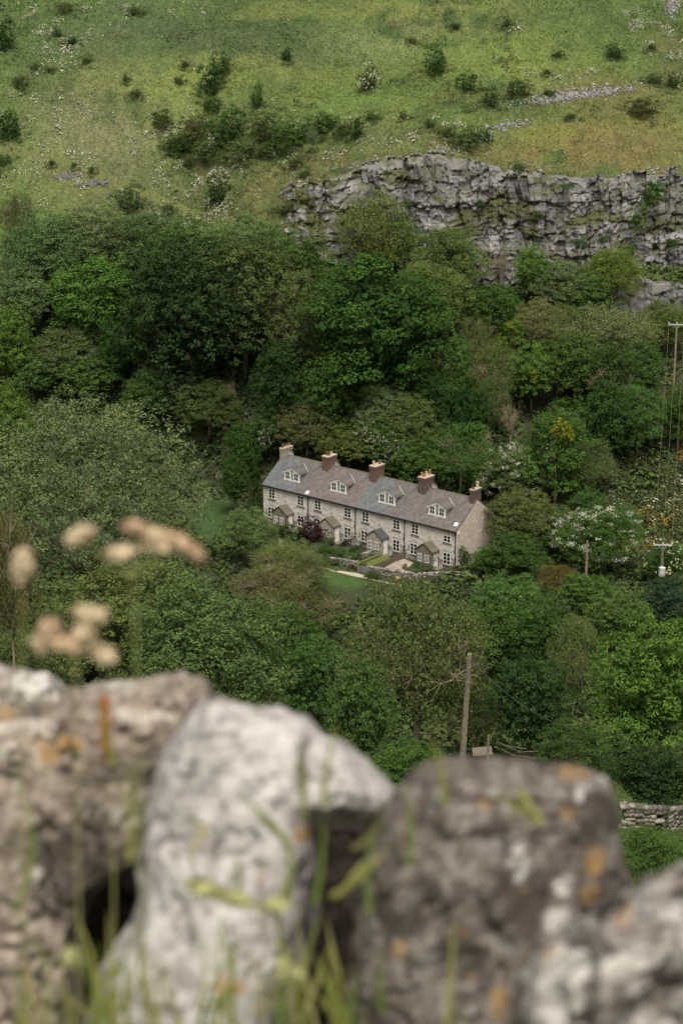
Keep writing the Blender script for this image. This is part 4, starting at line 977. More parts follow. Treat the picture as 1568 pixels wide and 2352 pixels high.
# left, nearer
tree('round',20,985,58,105,'lime','yellow green tree at the left edge behind the great ash',group=LF)
tree('ash',195,1190,320,305,'ash','great spreading grey green ash filling the left of the valley',group=LF,at=192)
tree('wisp',25,1340,75,190,'brown','brown twiggy tree at the far left edge',group=LF,trunk='twigs',at=165)
tree('fine',565,1225,62,55,'gg','small round grey green tree left of the cottages',group=LOW)
tree('wisp',650,1290,75,42,'olive','olive scrub tree under the left end cottage',group=LOW,trunk='twigs')
tree('wisp',705,1310,60,34,'drab','low twiggy tree just below the purple maple',group=LOW,trunk='twigs')
tree('wisp',620,1350,90,50,'brown','brown leafless looking tree left of the lawn',group=LOW,trunk='twigs')
tree('wisp',690,1402,95,58,'brown','broad brown twiggy tree beneath the green lawn',group=LOW,trunk='twigs')
tree('fine',300,1440,215,150,'drab','shadowy dark green tree under the seed heads',group=LF,at=170)
tree('fine',470,1510,225,180,'gg','large grey green willow behind the pale boulder',group=LF,at=160)
tree('dense',645,1480,100,95,'green','fresh green crown on the right side of the large grey willow',group=LOW)
tree('dense',720,1560,95,95,'mid','darker green tree between the grey willow and the brown larch',group=LOW)
tree('round',830,1640,85,130,'green','leafy green tree left of the near telegraph pole',group=LOW)
tree('wisp',960,1525,165,190,'drab','big dull brown larch in front of the lawn',group=LOW,trunk='twigs')
tree('wisp',1095,1640,70,80,'drab','drooping brown branches behind the near telegraph pole',group=LOW,trunk='twigs')
tree('dense',1165,1400,95,85,'green','fresh green tree right of the brown larch',group=LOW)
tree('round',1130,1480,85,95,'mid','green tree behind the top of the near telegraph pole',group=LOW)
tree('dense',1240,1480,110,100,'mid','rounded mid green tree lower right of the cottages',group=LOW)
tree('wisp',1278,1330,42,35,'russet','russet brown tree among the green below the white hawthorn',group=LOW)
tree('round',1345,1365,75,45,'green','leafy green tree below the lone wooden pole',group=LOW)
tree('dense',1420,1430,85,65,'green','light green tree right of the rounded mid green one',group=LOW)
tree('round',1530,1385,60,60,'blue','blue green tree at the right edge under the elder',group=LOW)
tree('wisp',1320,1520,70,110,'olive','tall olive tree with brown ivy stems',group=LOW,trunk='bare')
tree('maple',1490,1590,145,165,'bright','vivid green maple dominating the lower right',group=LOW)
tree('dense',1215,1620,120,120,'deep','very dark tree in the hollow behind the telegraph wire',group=LOW)
tree('round',1500,1790,115,75,'deep','dark evergreen mass under the vivid maple',group=LOW)
tree('layer',1315,1730,85,75,'mid','green bush tree with a fan of bare pale stems',group=LOW,trunk='bare')
tree('bare',1330,1700,38,62,'tawny','bare pale stems standing out of the green bush',group=LOW,trunk='bare')
tree('round',940,1765,85,60,'bright','bright green low bush between the two boulders',group=LOW)
tree('fine',1480,1985,110,70,'mid','green bush below the stone wall at the lower right',group=LOW)
tree('round',850,1820,70,60,'mid','low green bush behind the pale boulder\'s tip',group=LOW)
tree('wisp',60,1520,110,75,'drab','dark twiggy bush tree behind the grey boulder at lower left',group=LF)
tree('round',60,1600,60,40,'lime','lime green sprig bush above the grey boulder',group=LF)

# ------------------------------------------------------------------ shrubs of the hillside
HS = 'shrubs dotted over the hillside'; TH = 'thicket on the lower hillside'
G = [(1000,143,34,44,'mid','big round dark green thorn tree on the open hillside'),(1076,192,26,25,'dark','dark round bush lower right of the big round thorn'),(1132,232,17,25,'dark','upright dark bush beside the little gate, right of centre'),
(1188,205,29,27,'dark','wide dark bush right of the upright one'),(1410,122,20,22,'dark','dark bush high on the right hillside'),(1281,125,14,13,'drab','small brown bush between the wide bush and the high right bush'),(1165,52,9,13,'dark','tiny upright bush near the top of the picture'),
(1045,62,11,9,'deep','tiny dark bush above the big round thorn'),(658,128,15,19,'dark','small dark bush at the top centre'),(483,190,30,46,'deep','tall dark holly in the group left of centre'),(513,155,27,32,'dark','domed dark thorn behind the tall holly'),(487,243,24,25,'mid','lighter green bush at the foot of the tall holly'),
(590,226,19,33,'mid','upright oval bush right of the holly group'),(370,278,28,30,'dark','twin topped green bush on the left slope'),(500,446,28,38,'deep','dark oval thorn standing alone above the wood'),(425,148,11,10,'brown','tiny brown bush above and left of the holly'),(412,187,13,9,'drab','low brown bush left of the tall holly'),
(313,218,14,10,'drab','low bush on the left slope by white flowers'),(289,181,6,13,'mid','thin sapling on the left slope'),(820,298,14,34,'deep','narrow upright dark yew above the cliff'),(852,268,14,14,'mid','small bush right behind the narrow yew'),(925,265,10,12,'drab','tiny bush midway between yew and flowering thorn'),
(984,286,15,12,'dark','low dark bush above the cliff\'s middle'),(20,292,30,46,'dark','large dark bush cut by the left edge'),(10,88,26,45,'dark','dark thorn in the top left corner'),(8,370,14,17,'mid','green bush on the left edge by the track'),(45,192,21,17,'drab','yellowish bush on the upper left slope'),
(80,154,10,8,'drab','tiny bush right of the top left thorn'),(165,95,15,11,'deep','dark low bush among white flowers, upper left'),(312,25,22,12,'drab','low brown bush at the top, left of centre'),(133,75,12,14,'drab','greyish bush among the upper left white flowers'),(150,18,24,12,'drab','brown scrub on the top edge, left'),
(296,462,34,42,'gg','grey green bush just above the wood on the left'),(1500,182,20,14,'drab','bush on the right slope above the scree'),(1546,190,19,20,'deep','dark pointed bush near the right edge'),(1475,248,40,30,'brown','brown twiggy bush on the right slope'),(1190,388,20,18,'mid','green bush growing on the cliff edge'),
(1497,452,26,36,'mid','green bush climbing the right part of the cliff'),(1466,505,24,30,'green','bright bush halfway up the cliff at the right'),(1258,215,12,9,'dark','little dark bush at the left end of the scree'),(1030,305,20,14,'mid','low green scrub above the cliff edge'),(1310,268,14,7,'dark','flat dark bush under the scree'),
(430,375,14,13,'drab','small bush under the thicket\'s left end'),(682,375,22,18,'drab','drab bush between thicket and cliff'),(200,140,12,8,'dark','flat dark bush, upper left slope'),(945,95,10,9,'drab','faint bush left of the big round thorn, higher up'),(1495,108,10,8,'drab','faint little bush near the right edge'),
(1255,165,9,8,'mid','faint low bush, upper right'),(560,505,24,14,'mid','low bush at the wood\'s top edge'),(390,480,14,10,'drab','small bush beside the lower track'),(120,375,6,8,'dark','first tiny bush along the fenced track'),(170,381,6,8,'dark','second tiny bush along the fenced track'),(210,393,7,9,'dark','third tiny bush along the fenced track'),
(115,162,9,6,'dark','low dark spot of bush, upper left'),(700,400,14,9,'drab','low scrub left of the first pale rocks'),(1115,232,8,10,'mid','tiny bush hugging the upright one'),(1330,560,20,14,'mid','small bush at the foot of the cliff, right'),(1390,550,16,11,'mid','tuft of green on the lower right cliff')]
for (a, b, c, d, e, l) in G: shrub(a, b, c, d, e, l, fwd=5.5 if 'cliff' in l and b > 380 and a > 1150 else 0)
for (a, b, c, d, l) in [(1100,470,14,10,'small bush on a ledge left of the cliff\'s middle'),(1235,490,16,9,'small bush on a ledge right of the cliff\'s middle'),(930,470,20,8,'low growth along the cliff\'s left ledge'),(1300,430,22,9,'heathery tuft under the cliff top, right of the middle'),(1440,575,22,14,'dark bush at the cliff foot by the yellow green willow'),(1545,560,18,14,'bush low on the cliff near the right edge')]:
    shrub(a, b, c, d, 'mid', l, 'bushes growing on the cliff', fwd=4.5)
shrub(845,185,23,34,'brown','reddish flowering thorn left of the big round thorn',bl='tiny',name='flowering_thorn')
shrub(1112,310,20,20,'mid','cream flowering elder above the cliff',bl='tiny',name='elder_bush')
for (a, b, c, d, e, l) in [(395,340,30,26,'dark','left end bush'),(450,300,40,40,'brown','tall brown thorn, second from its left'),(520,300,46,50,'dark','tall dark green thorn at its middle'),(478,352,42,32,'drab','low drab bush in front of its middle'),(602,300,38,38,'brown','brown rounded thorn right of its middle'),
    (658,312,46,38,'mid','wide green bush towards its right'),(750,282,30,26,'dark','dark round bush at its right end'),(560,350,40,28,'drab','low front bush right of its middle'),(712,300,38,30,'olive','olive bush next to its right end'),(630,345,40,22,'drab','lowest front bush at its right'),(425,330,30,28,'drab','drab bush behind its left end'),(790,300,24,18,'drab','last low bush beside the yew')]:
    shrub(a, b, c, d, e, 'thicket across the hillside: '+l, TH)
shrub(1072,320,40,28,'drab','wide drab thicket bush above the cliff beside the cream elder')
tree('wisp',40,505,42,58,'drab','pair of thin grey green trees at the left above the wood',group=UP,trunk='twigs')
shrub(655, 480, 26, 14, 'drab', 'low drab bush at the left end of the cliff'); shrub(705, 512, 30, 16, 'mid', 'green bush below the left end of the cliff'); shrub(765, 425, 20, 11, 'drab', 'heathery bush on top of the cliff\'s left end')
tree('wisp',717,318,14,26,'sage','thin pale sapling in front of the hillside thicket',group=TH,trunk='twigs')
# rough growth round the feet of the hillside shrubs
SK = [(o.location.x, o.location.y, o.scale[0]) for o in COL.objects if o.get('group') in (HS, TH) and o.type == 'MESH']
def skirt_mesh():
    rs = np.random.RandomState(77); P = []
    for (x, y, r_) in SK:
        n = int(14+10*r_); a = rs.uniform(0, 6.28, n); q = r_*rs.uniform(.5, 1.55, n)**1.0+.1; P.append(np.stack([x+np.cos(a)*q+rs.normal(0, .2), y+np.sin(a)*q*.9], -1))
    P = np.concatenate(P); x, y = P[:, 0], P[:, 1]; z = H(x, y); n = len(x); k = 16; s = rs.uniform(.2, .55, n)
    D_ = rs.normal(size=(n, k, 3)); D_ /= np.linalg.norm(D_, axis=2)[..., None]; D_[..., 2] = np.abs(D_[..., 2])
    C = np.stack([x, y, z], -1)[:, None]+D_*s[:, None, None]; V, Fq = leaves(C.reshape(-1, 3), (D_+np.array([0, 0, .6])).reshape(-1, 3), np.repeat(s*.24, k), rs, .7)
    c0 = np.array([.055, .082, .026])+(np.array([.10, .11, .04])-np.array([.055, .082, .026]))*rs.rand(n, 1)
    return mesh_np('rough_growth', V, Fq, [M['ground_leaf']], {'col': ('FACE', 'FLOAT_COLOR', np.repeat(c0, k, 0)*rs.uniform(.6, 1.4, (n*k, 1)))})
tag(link('rough_growth', skirt_mesh()), 'rough bracken and long grass round the feet of the hillside shrubs', 'ground cover', kind='stuff')
# garden planting
GP = 'garden planting by the cottages'
def gshrub(px, py, rx, ry, col, label, **k): return shrub(px, py, rx, ry, col, label, GP, **k)
gshrub(716,1220,42,36,'purple','dark purple maple in front of the second cottage',name='maple_shrub')
gshrub(790,1248,11,10,'purple','small dark purple shrub by the second cottage\'s steps')
gshrub(648,1183,22,22,'drab','ivy and creeper over the first porch',sink=.9,name='climbing_plant')
gshrub(992,1279,17,26,'brown','dark brown creeper hanging over the fourth porch',sink=.9,name='climbing_plant')
gshrub(1068,1282,24,30,'mid','green climbing shrub on the right hand house corner',sink=.9)
gshrub(1012,1285,11,8,'lime','small lime green shrub under the last window')
gshrub(928,1302,10,8,'russet','small red leaved shrub on the patio edge')
gshrub(835,1246,12,12,'drab','grey green shrub between the second and third porches')
gshrub(812,1278,24,14,'mid','green shrubs in the third cottage\'s border')
gshrub(780,1272,24,16,'mid','leafy border under the second cottage')
gshrub(858,1322,24,11,'mid','low dark green hedge beside the gate')
gshrub(740,1285,26,20,'drab','overgrown shrub left of the border')
gshrub(872,1258,16,7,'brown','brown trailing shrub at the third porch\'s corner')
gshrub(975,1308,30,10,'drab','weedy bank right of the patio')
gshrub(1045,1310,24,9,'olive','yellow green plants on the low wall')
gshrub(1100,1300,30,14,'dark','dark shrub behind the long low wall')
gshrub(760,1245,12,14,'mid','green shrub beneath the second porch window')
gshrub(905,1250,9,6,'drab','small plant beside the third porch\'s doorstep')
for (a, b, c, d, e, l) in [(690,1228,20,16,'drab','olive shrub at the left foot of the purple maple'),(745,1262,24,14,'mid','green shrub right of the purple maple'),(768,1290,22,10,'drab','rough shrubs above the low stone wall by the gatepost'),(815,1262,16,9,'dark','dark green shrub before the third cottage'),(800,1290,18,8,'mid','low green plants behind the gatepost wall'),(1040,1292,16,8,'mid','low plants under the last cottage\'s window'),(960,1298,14,7,'mid','small green shrub at the fourth porch'),(650,1215,26,18,'drab','rough bush hiding the first cottage\'s doorstep'),(1090,1262,22,22,'dark','dark climber at the foot of the right gable')]:
    gshrub(a, b, c, d, e, l)
gshrub(820,1300,30,6,'russet','red flowering strip along the pale path')

# ------------------------------------------------------------------ poles, wires, fence posts, shed
def pole(px, ytop, t, h, r, label, arm=0, armrot=0, lean=0, name='utility_pole', group='wooden poles', tank=False, m='pole'):
    d = ray(px, ytop)*t; g = float(H(d[0], d[1])); base = min(g, d[2]-h)
    o = empty(name, (d[0], d[1], base)); hh = d[2]-base; tag(o, label, 'utility pole', group)
    mm = MB(); mm.tube([(-lean*hh, 0, -.5), (-lean*hh*.5, 0, hh*.5), (0, 0, hh)], [r*1.25, r*1.1, r*.85], 10); mm.build('post', M[m], o)
    tips = []
    if arm:
        a = MB(); c, s = math.cos(armrot), math.sin(armrot)
        a.prism([(-c*arm/2-s*.05, -s*arm/2+c*.05, hh-.05), (c*arm/2-s*.05, s*arm/2+c*.05, hh-.05), (c*arm/2+s*.05, s*arm/2-c*.05, hh-.05), (-c*arm/2+s*.05, -s*arm/2-c*.05, hh-.05)], (0, 0, .13))
        for sg in (-1, 1): a.tube([(sg*c*arm*.25, sg*s*arm*.25, hh-.05), (0, 0, hh-.5)], .02, 4)
        a.build('crossarm', M['metal'], o)
        for q in (-.47, 0, .47):
            i_ = MB(); x, y = c*arm*q, s*arm*q; i_.tube([(x, y, hh+.08), (x, y, hh+.16), (x, y, hh+.3)], [.04, .085, .05], 8); i_.build('insulator', M['white'], o)
            tips.append(Vector((d[0]+x, d[1]+y, base+hh+.3)))
    if tank:
        a = MB(); a.tube([(0, -.35, hh-3.6), (0, -.35, hh-2.6)], .38, 12); a.tube([(0, -.35, hh-2.6), (0, -.35, hh-2.48)], [.3, .1], 12); a.build('transformer', M['metal'], o)
    return o, Vector((d[0], d[1], base+hh)), tips
_, _, tl = pole(1521, 1252, 229, 9, .14, 'lower electricity pole with crossarm and grey transformer among elder flowers', 2.15, -.05, tank=True)
o_, _, tu = pole(1553, 746, 264, 9, .15, 'upper electricity pole with white crossarm at the right edge', 2.15, -.12)
mm = MB(); mm.box(-.55, -.1, 7.2, -.2, .1, 7.6); 
pole(1338, 180, 345, 6.2, .11, 'lone thin pole standing on the right hillside')
pole(1348, 1242, 226, 7, .15, 'short plain wooden pole in front of the white hawthorn')
_, pt, _ = pole(1078, 1502, 126, 8, .18, 'near telegraph pole rising behind the dark boulder', lean=.045)
_, pt2, _ = pole(1121, 1690, 124, 3, .07, 'thin short post right of the near telegraph pole')
def wire(a, b, sag, label, r=.012, name='overhead_wire', group='overhead wires', n=24):
    m = MB(); m.tube([Vector(a).lerp(Vector(b), k/n)-Vector((0, 0, sag*4*(k/n)*(1-k/n))) for k in range(n+1)], r, 5, False)
    return tag(m.build(name, M['wire'], None), label, 'wire', group)
M['copper'] = plain('weathered_wire', (.20, .22, .10), .6, .3, .1)
for k, w in enumerate(('left', 'middle', 'right')):
    o = wire(tl[k], tu[k], 1.1, w+' one of three thin overhead wires climbing between the electricity poles', .011); o.data.materials.clear(); o.data.materials.append(M['copper'])
    far = tl[k]+(tl[k]-tu[k])*1.0
e = Vector(at_depth(1640, 1628, 108)); wire(pt-Vector((0, 0, .25)), e, 3.2, 'black telephone wire sagging rightwards from the near telegraph pole', .022, n=40)
wire(pt-Vector((0, 0, .3)), Vector(at_depth(985, 1790, 112)), .8, 'dark stay wire running down left from the near telegraph pole', .014)
def post(px, py, h, label, r=.05, group='little posts of the track fence', name='fence_post', tilt=0):
    p, t, g = hit(px, py); m = MB(); m.tube([(0, 0, -.2), (tilt*h, 0, h)], [r, r*.9], 6); return tag(m.build(name, M['pole'] if h > 2 or px > 900 else M['bark'], None, loc=(p[0], p[1], g)), label, 'fence post', group)
for k, (a, b) in enumerate([(224,404),(247,415),(272,425),(298,436),(322,446),(345,458),(462,470),(486,482)]):
    post(a, b, 1.1, ['first', 'second', 'third', 'fourth', 'fifth', 'sixth', 'seventh', 'last'][k]+' little dark post counted from the left along the track')
post(1226,395,1.6,'pale stick leaning on the slope above the cliff',.05,'pale sticks on the slope',tilt=.35); post(1456,335,1.6,'pale leaning stick right of the yellow flowers',.05,'pale sticks on the slope',tilt=.5); post(1477,338,1.3,'short upright stake near the right edge',.045,'pale sticks on the slope')
# little hillside gate
p, tt, g = hit(1146, 252); m = MB()
for q in (-.55, .55): m.tube([(q, 0, -.1), (q, 0, .9)], .06, 6)
for zz in (.3, .6, .85): m.tube([(-.55, 0, zz), (.55, 0, zz+.05)], .035, 5)
tag(m.build('wooden_hurdle', M['pole'], None, loc=(p[0], p[1], g)), 'small pale wooden rail by the upright hillside bush', 'hurdle')
# stone block & shed bits
def boulder(px, py, s, label, mat='rubble', name='boulder'):
    p, t, g = hit(px, py); rs = np.random.RandomState(int(px)); d = fib(60, rs, .2); import bmesh as bm_
    b = bm_.new(); [b.verts.new(tuple(v*(1+.15*rs.rand())*np.array(s))) for v in d]; bm_.ops.convex_hull(b, input=b.verts)
    me = bpy.data.meshes.new(name); b.to_mesh(me); b.free(); me.materials.append(M[mat]); o = link(name, me, None, (p[0], p[1], g+s[2]*.6)); return tag(o, label, 'boulder', 'lone boulders')
boulder(505,1108,(.55,.45,.85),'tall grey standing boulder left of the cottages'); boulder(1316,1318,(.45,.4,.45),'pale square block below the white hawthorn')
for o in bpy.data.objects:
    if o.name.startswith('boulder'):
        at_ = o.data.attributes.new('tone', 'FLOAT', 'POINT'); at_.data.foreach_set('value', [.3]*len(o.data.vertices))
d = at_depth(1108, 1722, 128); sh = empty('open_shed', (d[0], d[1], d[2]-1.2)); tag(sh, 'small dark open shed with pale roof edge behind the dark boulder', 'shed')
m = MB(); m.prism([(-1.3, -.9, 1.55), (1.2, -.9, 1.75), (1.2, 1.2, 1.75), (-1.3, 1.2, 1.55)], (0, 0, .08)); m.build('roof', M['sill'], sh)
m = MB(); m.box(-1.2, 1.0, -.4, 1.1, 1.1, 1.5); m.box(-1.2, -.8, -.4, -1.1, 1.0, 1.5); m.build('wall', M['black'], sh)
sh.scale = (.5, .6, .62)
for q in (-1.15, 1.05):
    m = MB(); m.tube([(q, -.82, -.4), (q, -.82, 1.6)], .05, 6); m.build('post', M['bark'], sh)
d = at_depth(1185, 1728, 126); m = MB(); rs = np.random.RandomState(4)
for k in range(6): 
    x, z = rs.uniform(-.8, .8), rs.uniform(-.5, .4); a = rs.uniform(-.5, .1); m.tube([(x-.7, rs.uniform(-.3, .3), z-a*.7), (x+.7, rs.uniform(-.3, .3), z+a*.7)], .035, 5)
tag(m.build('timber_pile', M['bark'], None, loc=(d[0], d[1], d[2])), 'heap of brown timber lengths beside the open shed', 'timber')
# field wall, lower right
p1, t1, g1 = hit(1418, 1902); p2, t2, g2 = hit(1500, 1906); p3, t3, g3 = hit(1590, 1900); p4, t4, g4 = hit(1700, 1880)
drystone('field_wall', [p1[:2], p2[:2], p3[:2], p4[:2]], 1.15, .55, 'tumbledown drystone wall at the lower right under the dark trees', 9, sz=.3, group=None, cat='field wall')
# ------------------------------------------------------------------ the drystone wall under the camera: coping stones, grass, seed heads
def rock_mat(name, stops, scale, dark, spk=.5, palec=(.60, .57, .535)):
    t = NT(name); co = t.coord('Object')
    n1 = t.noise(scale, co, 5, .62); n2 = t.noise(scale*3.1, co, 4, .6); n3 = t.noise(scale*.45, co, 3, .5)
    f = t.math('ADD', t.math('MULTIPLY', n1, .55), t.math('MULTIPLY', n2, .45))
    c = t.ramp(f, stops)
    v = t.node('ShaderNodeTexVoronoi'); v.inputs['Scale'].default_value = scale*3.2; t.L(co, v.inputs['Vector'])
    c = t.mix(t.math('MULTIPLY', t.ramp(v.outputs['Distance'], [(.12, 1), (.3, 0)]), t.ramp(n3, [(.42, 0), (.6, spk)])), c, palec)
    c = t.mix(t.ramp(n3, [(.52, 0), (.75, .75)]), c, tuple(dark))
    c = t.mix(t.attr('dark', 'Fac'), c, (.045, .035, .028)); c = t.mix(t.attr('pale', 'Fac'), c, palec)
    c = t.mix(t.attr('lichen', 'Fac'), c, (.31, .195, .08))
    t.base(c); t.bump(t.math('ADD', n1, t.math('MULTIPLY', n2, .5)), .8, .012); return t.m
M['rockA'] = rock_mat('grey_boulder', [(.35, (.11, .095, .075)), (.5, (.22, .195, .165)), (.65, (.38, .34, .29))], 26, (.10, .085, .06))
M['rockB'] = rock_mat('brown_boulder', [(.36, (.10, .08, .062)), (.48, (.20, .165, .135)), (.58, (.33, .275, .225)), (.68, (.50, .45, .39))], 30, (.12, .095, .07), .55, (.50, .455, .40))
M['rockC'] = rock_mat('pale_boulder', [(.36, (.21, .185, .17)), (.47, (.385, .355, .34)), (.60, (.55, .52, .505))], 17, (.28, .255, .24), .3, (.54, .51, .49))
M['rockE'] = rock_mat('dark_boulder', [(.35, (.062, .050, .042)), (.5, (.128, .107, .092)), (.66, (.215, .185, .165))], 24, (.11, .085, .06), .45)
M['gap_shade'] = rock_mat('gap_shade_stone', [(.35, (.010, .008, .006)), (.5, (.022, .016, .012)), (.7, (.05, .036, .027))], 22, (.02, .015, .012), 0)  # near-black so the gaps read as dark: shade put into the stone colour
M['rockF'] = rock_mat('speckled_boulder', [(.36, (.09, .076, .066)), (.49, (.22, .195, .175)), (.62, (.46, .43, .40))], 30, (.14, .12, .105), .6)
def boulder_from(name, outline, spine, depth, T, mat, label, spots=(), seed=1, n=300, rings=46, amp=1.0, lean=0.0, fleck=.75):
    P = np.array(outline, float)
    Q = np.concatenate([P, P[:1]]); L_ = np.concatenate([[0], np.cumsum(np.linalg.norm(np.diff(Q, axis=0), axis=1))])
    s = np.linspace(0, L_[-1], n, endpoint=False); O = np.stack([np.interp(s, L_, Q[:, k]) for k in (0, 1)], -1)
    for _ in range(1): O = (np.roll(O, 1, 0)+2*O+np.roll(O, -1, 0))/4
    A, B_ = np.array(spine[0], float), np.array(spine[1], float); ab = B_-A
    tt = np.clip(((O-A)@ab)/(ab@ab), 0, 1); C_ = A+tt[:, None]*ab
    V = []; UV = []; rr = np.linspace(0, 1, rings)
    def ringpts(q, sg):
        k = 1-q**1.35; e = (1-k**4.2)**.5
        p = C_+(O-C_)*k; dpt = depth+sg*T*e-lean*(p[:, 1]-1900)/1000.
        W_ = np.stack([(p[:, 0]-784)/F*dpt, -(p[:, 1]-1176)/F*dpt, dpt], -1); return W_, p
    for q in rr: w, p = ringpts(q, -1); V.append(w); UV.append(p)
    for q in rr[1:]: w, p = ringpts(q, 1); V.append(w); UV.append(p)
    V = np.array(V); UV = np.array(UV); R_ = len(V)
    Wd = np.stack([V[..., 0], V[..., 2]*CP+V[..., 1]*SP, -V[..., 2]*SP+V[..., 1]*CP], -1).reshape(-1, 3)
    def disp(f, a, sd, k=3): return np.stack([(fbm(Wd[:, 0]*f+7*j, Wd[:, 1]*f+3*j, Wd[:, 2]*f, sd+j*5, k)-.5)*a for j in range(3)], -1)
    D_ = disp(9, .035*amp, seed)+disp(30, .016*amp, seed+1)+disp(85, .007*amp, seed+2, 2)
    rg = np.abs(fbm(Wd[:, 0]*22, Wd[:, 1]*22, Wd[:, 2]*22, seed+40, 3)-.5); D_[:, 1] += np.exp(-(rg/.02)**2)*.010*amp
    Wd = Wd+D_
    i = np.arange(rings*n).reshape(rings, n); fs = []
    def quads(a, b, flip):
        q = np.stack([a, np.roll(a, -1), np.roll(b, -1), b], -1); return q[:, ::-1] if flip else q
    for k in range(rings-1): fs.append(quads(i[k], i[k+1], False))
    j = np.concatenate([i[:1], rings*n+np.arange((rings-1)*n).reshape(rings-1, n)])
    for k in range(rings-1): fs.append(quads(j[k], j[k+1], True))
    at = {k: np.zeros(len(Wd)) for k in ('lichen', 'pale', 'dark')}; U = UV.reshape(-1, 2)
    wob = (fbm(U[:, 0]/40, U[:, 1]/40, 0, seed+3, 3)-.5)*1.3; front = np.repeat(np.arange(R_) < rings, n)
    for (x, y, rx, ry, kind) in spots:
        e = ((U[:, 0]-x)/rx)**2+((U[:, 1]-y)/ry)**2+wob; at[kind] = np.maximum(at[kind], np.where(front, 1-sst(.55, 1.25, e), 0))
    lf = fbm(U[:, 0]/34, U[:, 1]/34, 0, seed+60, 3); at['lichen'] = np.maximum(at['lichen'], sst(.82, .86, lf)*.7)
    br = sst(.34, .56, fbm(U[:, 0]/13, U[:, 1]/13, 0, seed+70, 3))
    at['pale'] *= .25+.65*br; at['lichen'] *= .3+.7*br; at['dark'] *= .8
    fl = fbm(U[:, 0]/15, U[:, 1]/15, 0, seed+80, 3); f2 = fbm(U[:, 0]/70, U[:, 1]/70, 0, seed+81, 2)
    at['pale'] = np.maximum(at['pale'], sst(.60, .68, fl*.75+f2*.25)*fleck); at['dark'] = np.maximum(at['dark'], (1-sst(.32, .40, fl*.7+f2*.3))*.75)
    ctr = Wd.mean(0)
    me = mesh_np(name, Wd-ctr, np.concatenate(fs), [M[mat]], {k: ('POINT', 'FLOAT', a) for k, a in at.items()}, smooth=True)
    return tag(link(name, me, None, tuple(ctr)), label, 'boulder', 'coping stones of the near wall')
boulder_from('coping_stone', [(-220,1560),(-100,1530),(0,1528),(60,1530),(120,1545),(160,1585),(180,1640),(150,1760),(60,1860),(-220,1860)], ((-120,1700),(80,1680)), 2.25, .10, 'rockA', 'small mossy grey stone in the left corner behind the others', [(90,1560,60,22,'pale')], 3)
boulder_from('coping_stone', [(-260,1690),(-100,1650),(0,1642),(90,1640),(175,1588),(300,1574),(430,1562),(482,1585),(502,1640),(475,1750),(425,1850),(350,1975),(270,2010),(215,2060),(190,2160),(178,2400),(160,2700),(-260,2750)], ((120,1800),(60,2600)), 1.98, .13, 'rockB',
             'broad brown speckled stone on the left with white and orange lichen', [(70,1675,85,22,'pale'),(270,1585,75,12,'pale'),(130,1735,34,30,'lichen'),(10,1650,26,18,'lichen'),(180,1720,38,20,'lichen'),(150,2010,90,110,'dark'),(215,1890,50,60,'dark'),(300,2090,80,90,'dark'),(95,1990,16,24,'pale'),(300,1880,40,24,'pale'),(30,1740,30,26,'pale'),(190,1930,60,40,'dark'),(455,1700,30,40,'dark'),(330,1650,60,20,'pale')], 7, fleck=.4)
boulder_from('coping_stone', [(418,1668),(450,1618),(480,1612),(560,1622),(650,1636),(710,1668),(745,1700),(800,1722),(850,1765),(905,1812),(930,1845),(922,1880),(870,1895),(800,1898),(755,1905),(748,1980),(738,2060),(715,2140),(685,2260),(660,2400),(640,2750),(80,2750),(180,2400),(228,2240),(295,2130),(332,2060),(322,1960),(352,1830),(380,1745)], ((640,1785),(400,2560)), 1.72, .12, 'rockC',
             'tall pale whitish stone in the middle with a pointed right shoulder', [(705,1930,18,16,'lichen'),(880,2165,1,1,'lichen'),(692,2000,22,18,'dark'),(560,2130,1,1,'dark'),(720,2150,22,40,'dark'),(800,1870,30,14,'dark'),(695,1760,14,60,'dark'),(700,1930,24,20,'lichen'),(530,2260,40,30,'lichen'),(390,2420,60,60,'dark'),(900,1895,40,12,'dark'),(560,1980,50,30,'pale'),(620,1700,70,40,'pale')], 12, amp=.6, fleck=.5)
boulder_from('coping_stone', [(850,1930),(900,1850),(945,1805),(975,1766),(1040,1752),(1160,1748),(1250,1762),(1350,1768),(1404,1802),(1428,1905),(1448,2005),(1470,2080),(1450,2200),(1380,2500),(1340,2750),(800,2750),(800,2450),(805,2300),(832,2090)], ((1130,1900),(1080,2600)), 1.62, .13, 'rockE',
             'big dark grey brown stone right of the gap with orange lichen spots', [(1362,1985,22,36,'lichen'),(1290,1875,20,22,'lichen'),(1310,1790,36,12,'lichen'),(1125,1860,14,20,'lichen'),(1190,1975,14,36,'pale'),(1205,2010,14,22,'pale'),(1380,1795,30,16,'pale'),(1330,1830,30,20,'pale'),(1300,2040,22,22,'pale'),(1290,2110,28,30,'pale'),(1370,2060,30,20,'lichen'),(1230,1970,1,1,'dark'),(1150,1925,50,40,'dark'),(990,2080,60,60,'dark'),(1200,2100,70,90,'dark'),(1060,2200,70,60,'dark'),(1080,2230,1,1,'pale'),(930,2170,22,22,'lichen'),(1160,2300,26,34,'lichen'),(1380,1880,40,60,'dark')], 20, fleck=.3, amp=.75)
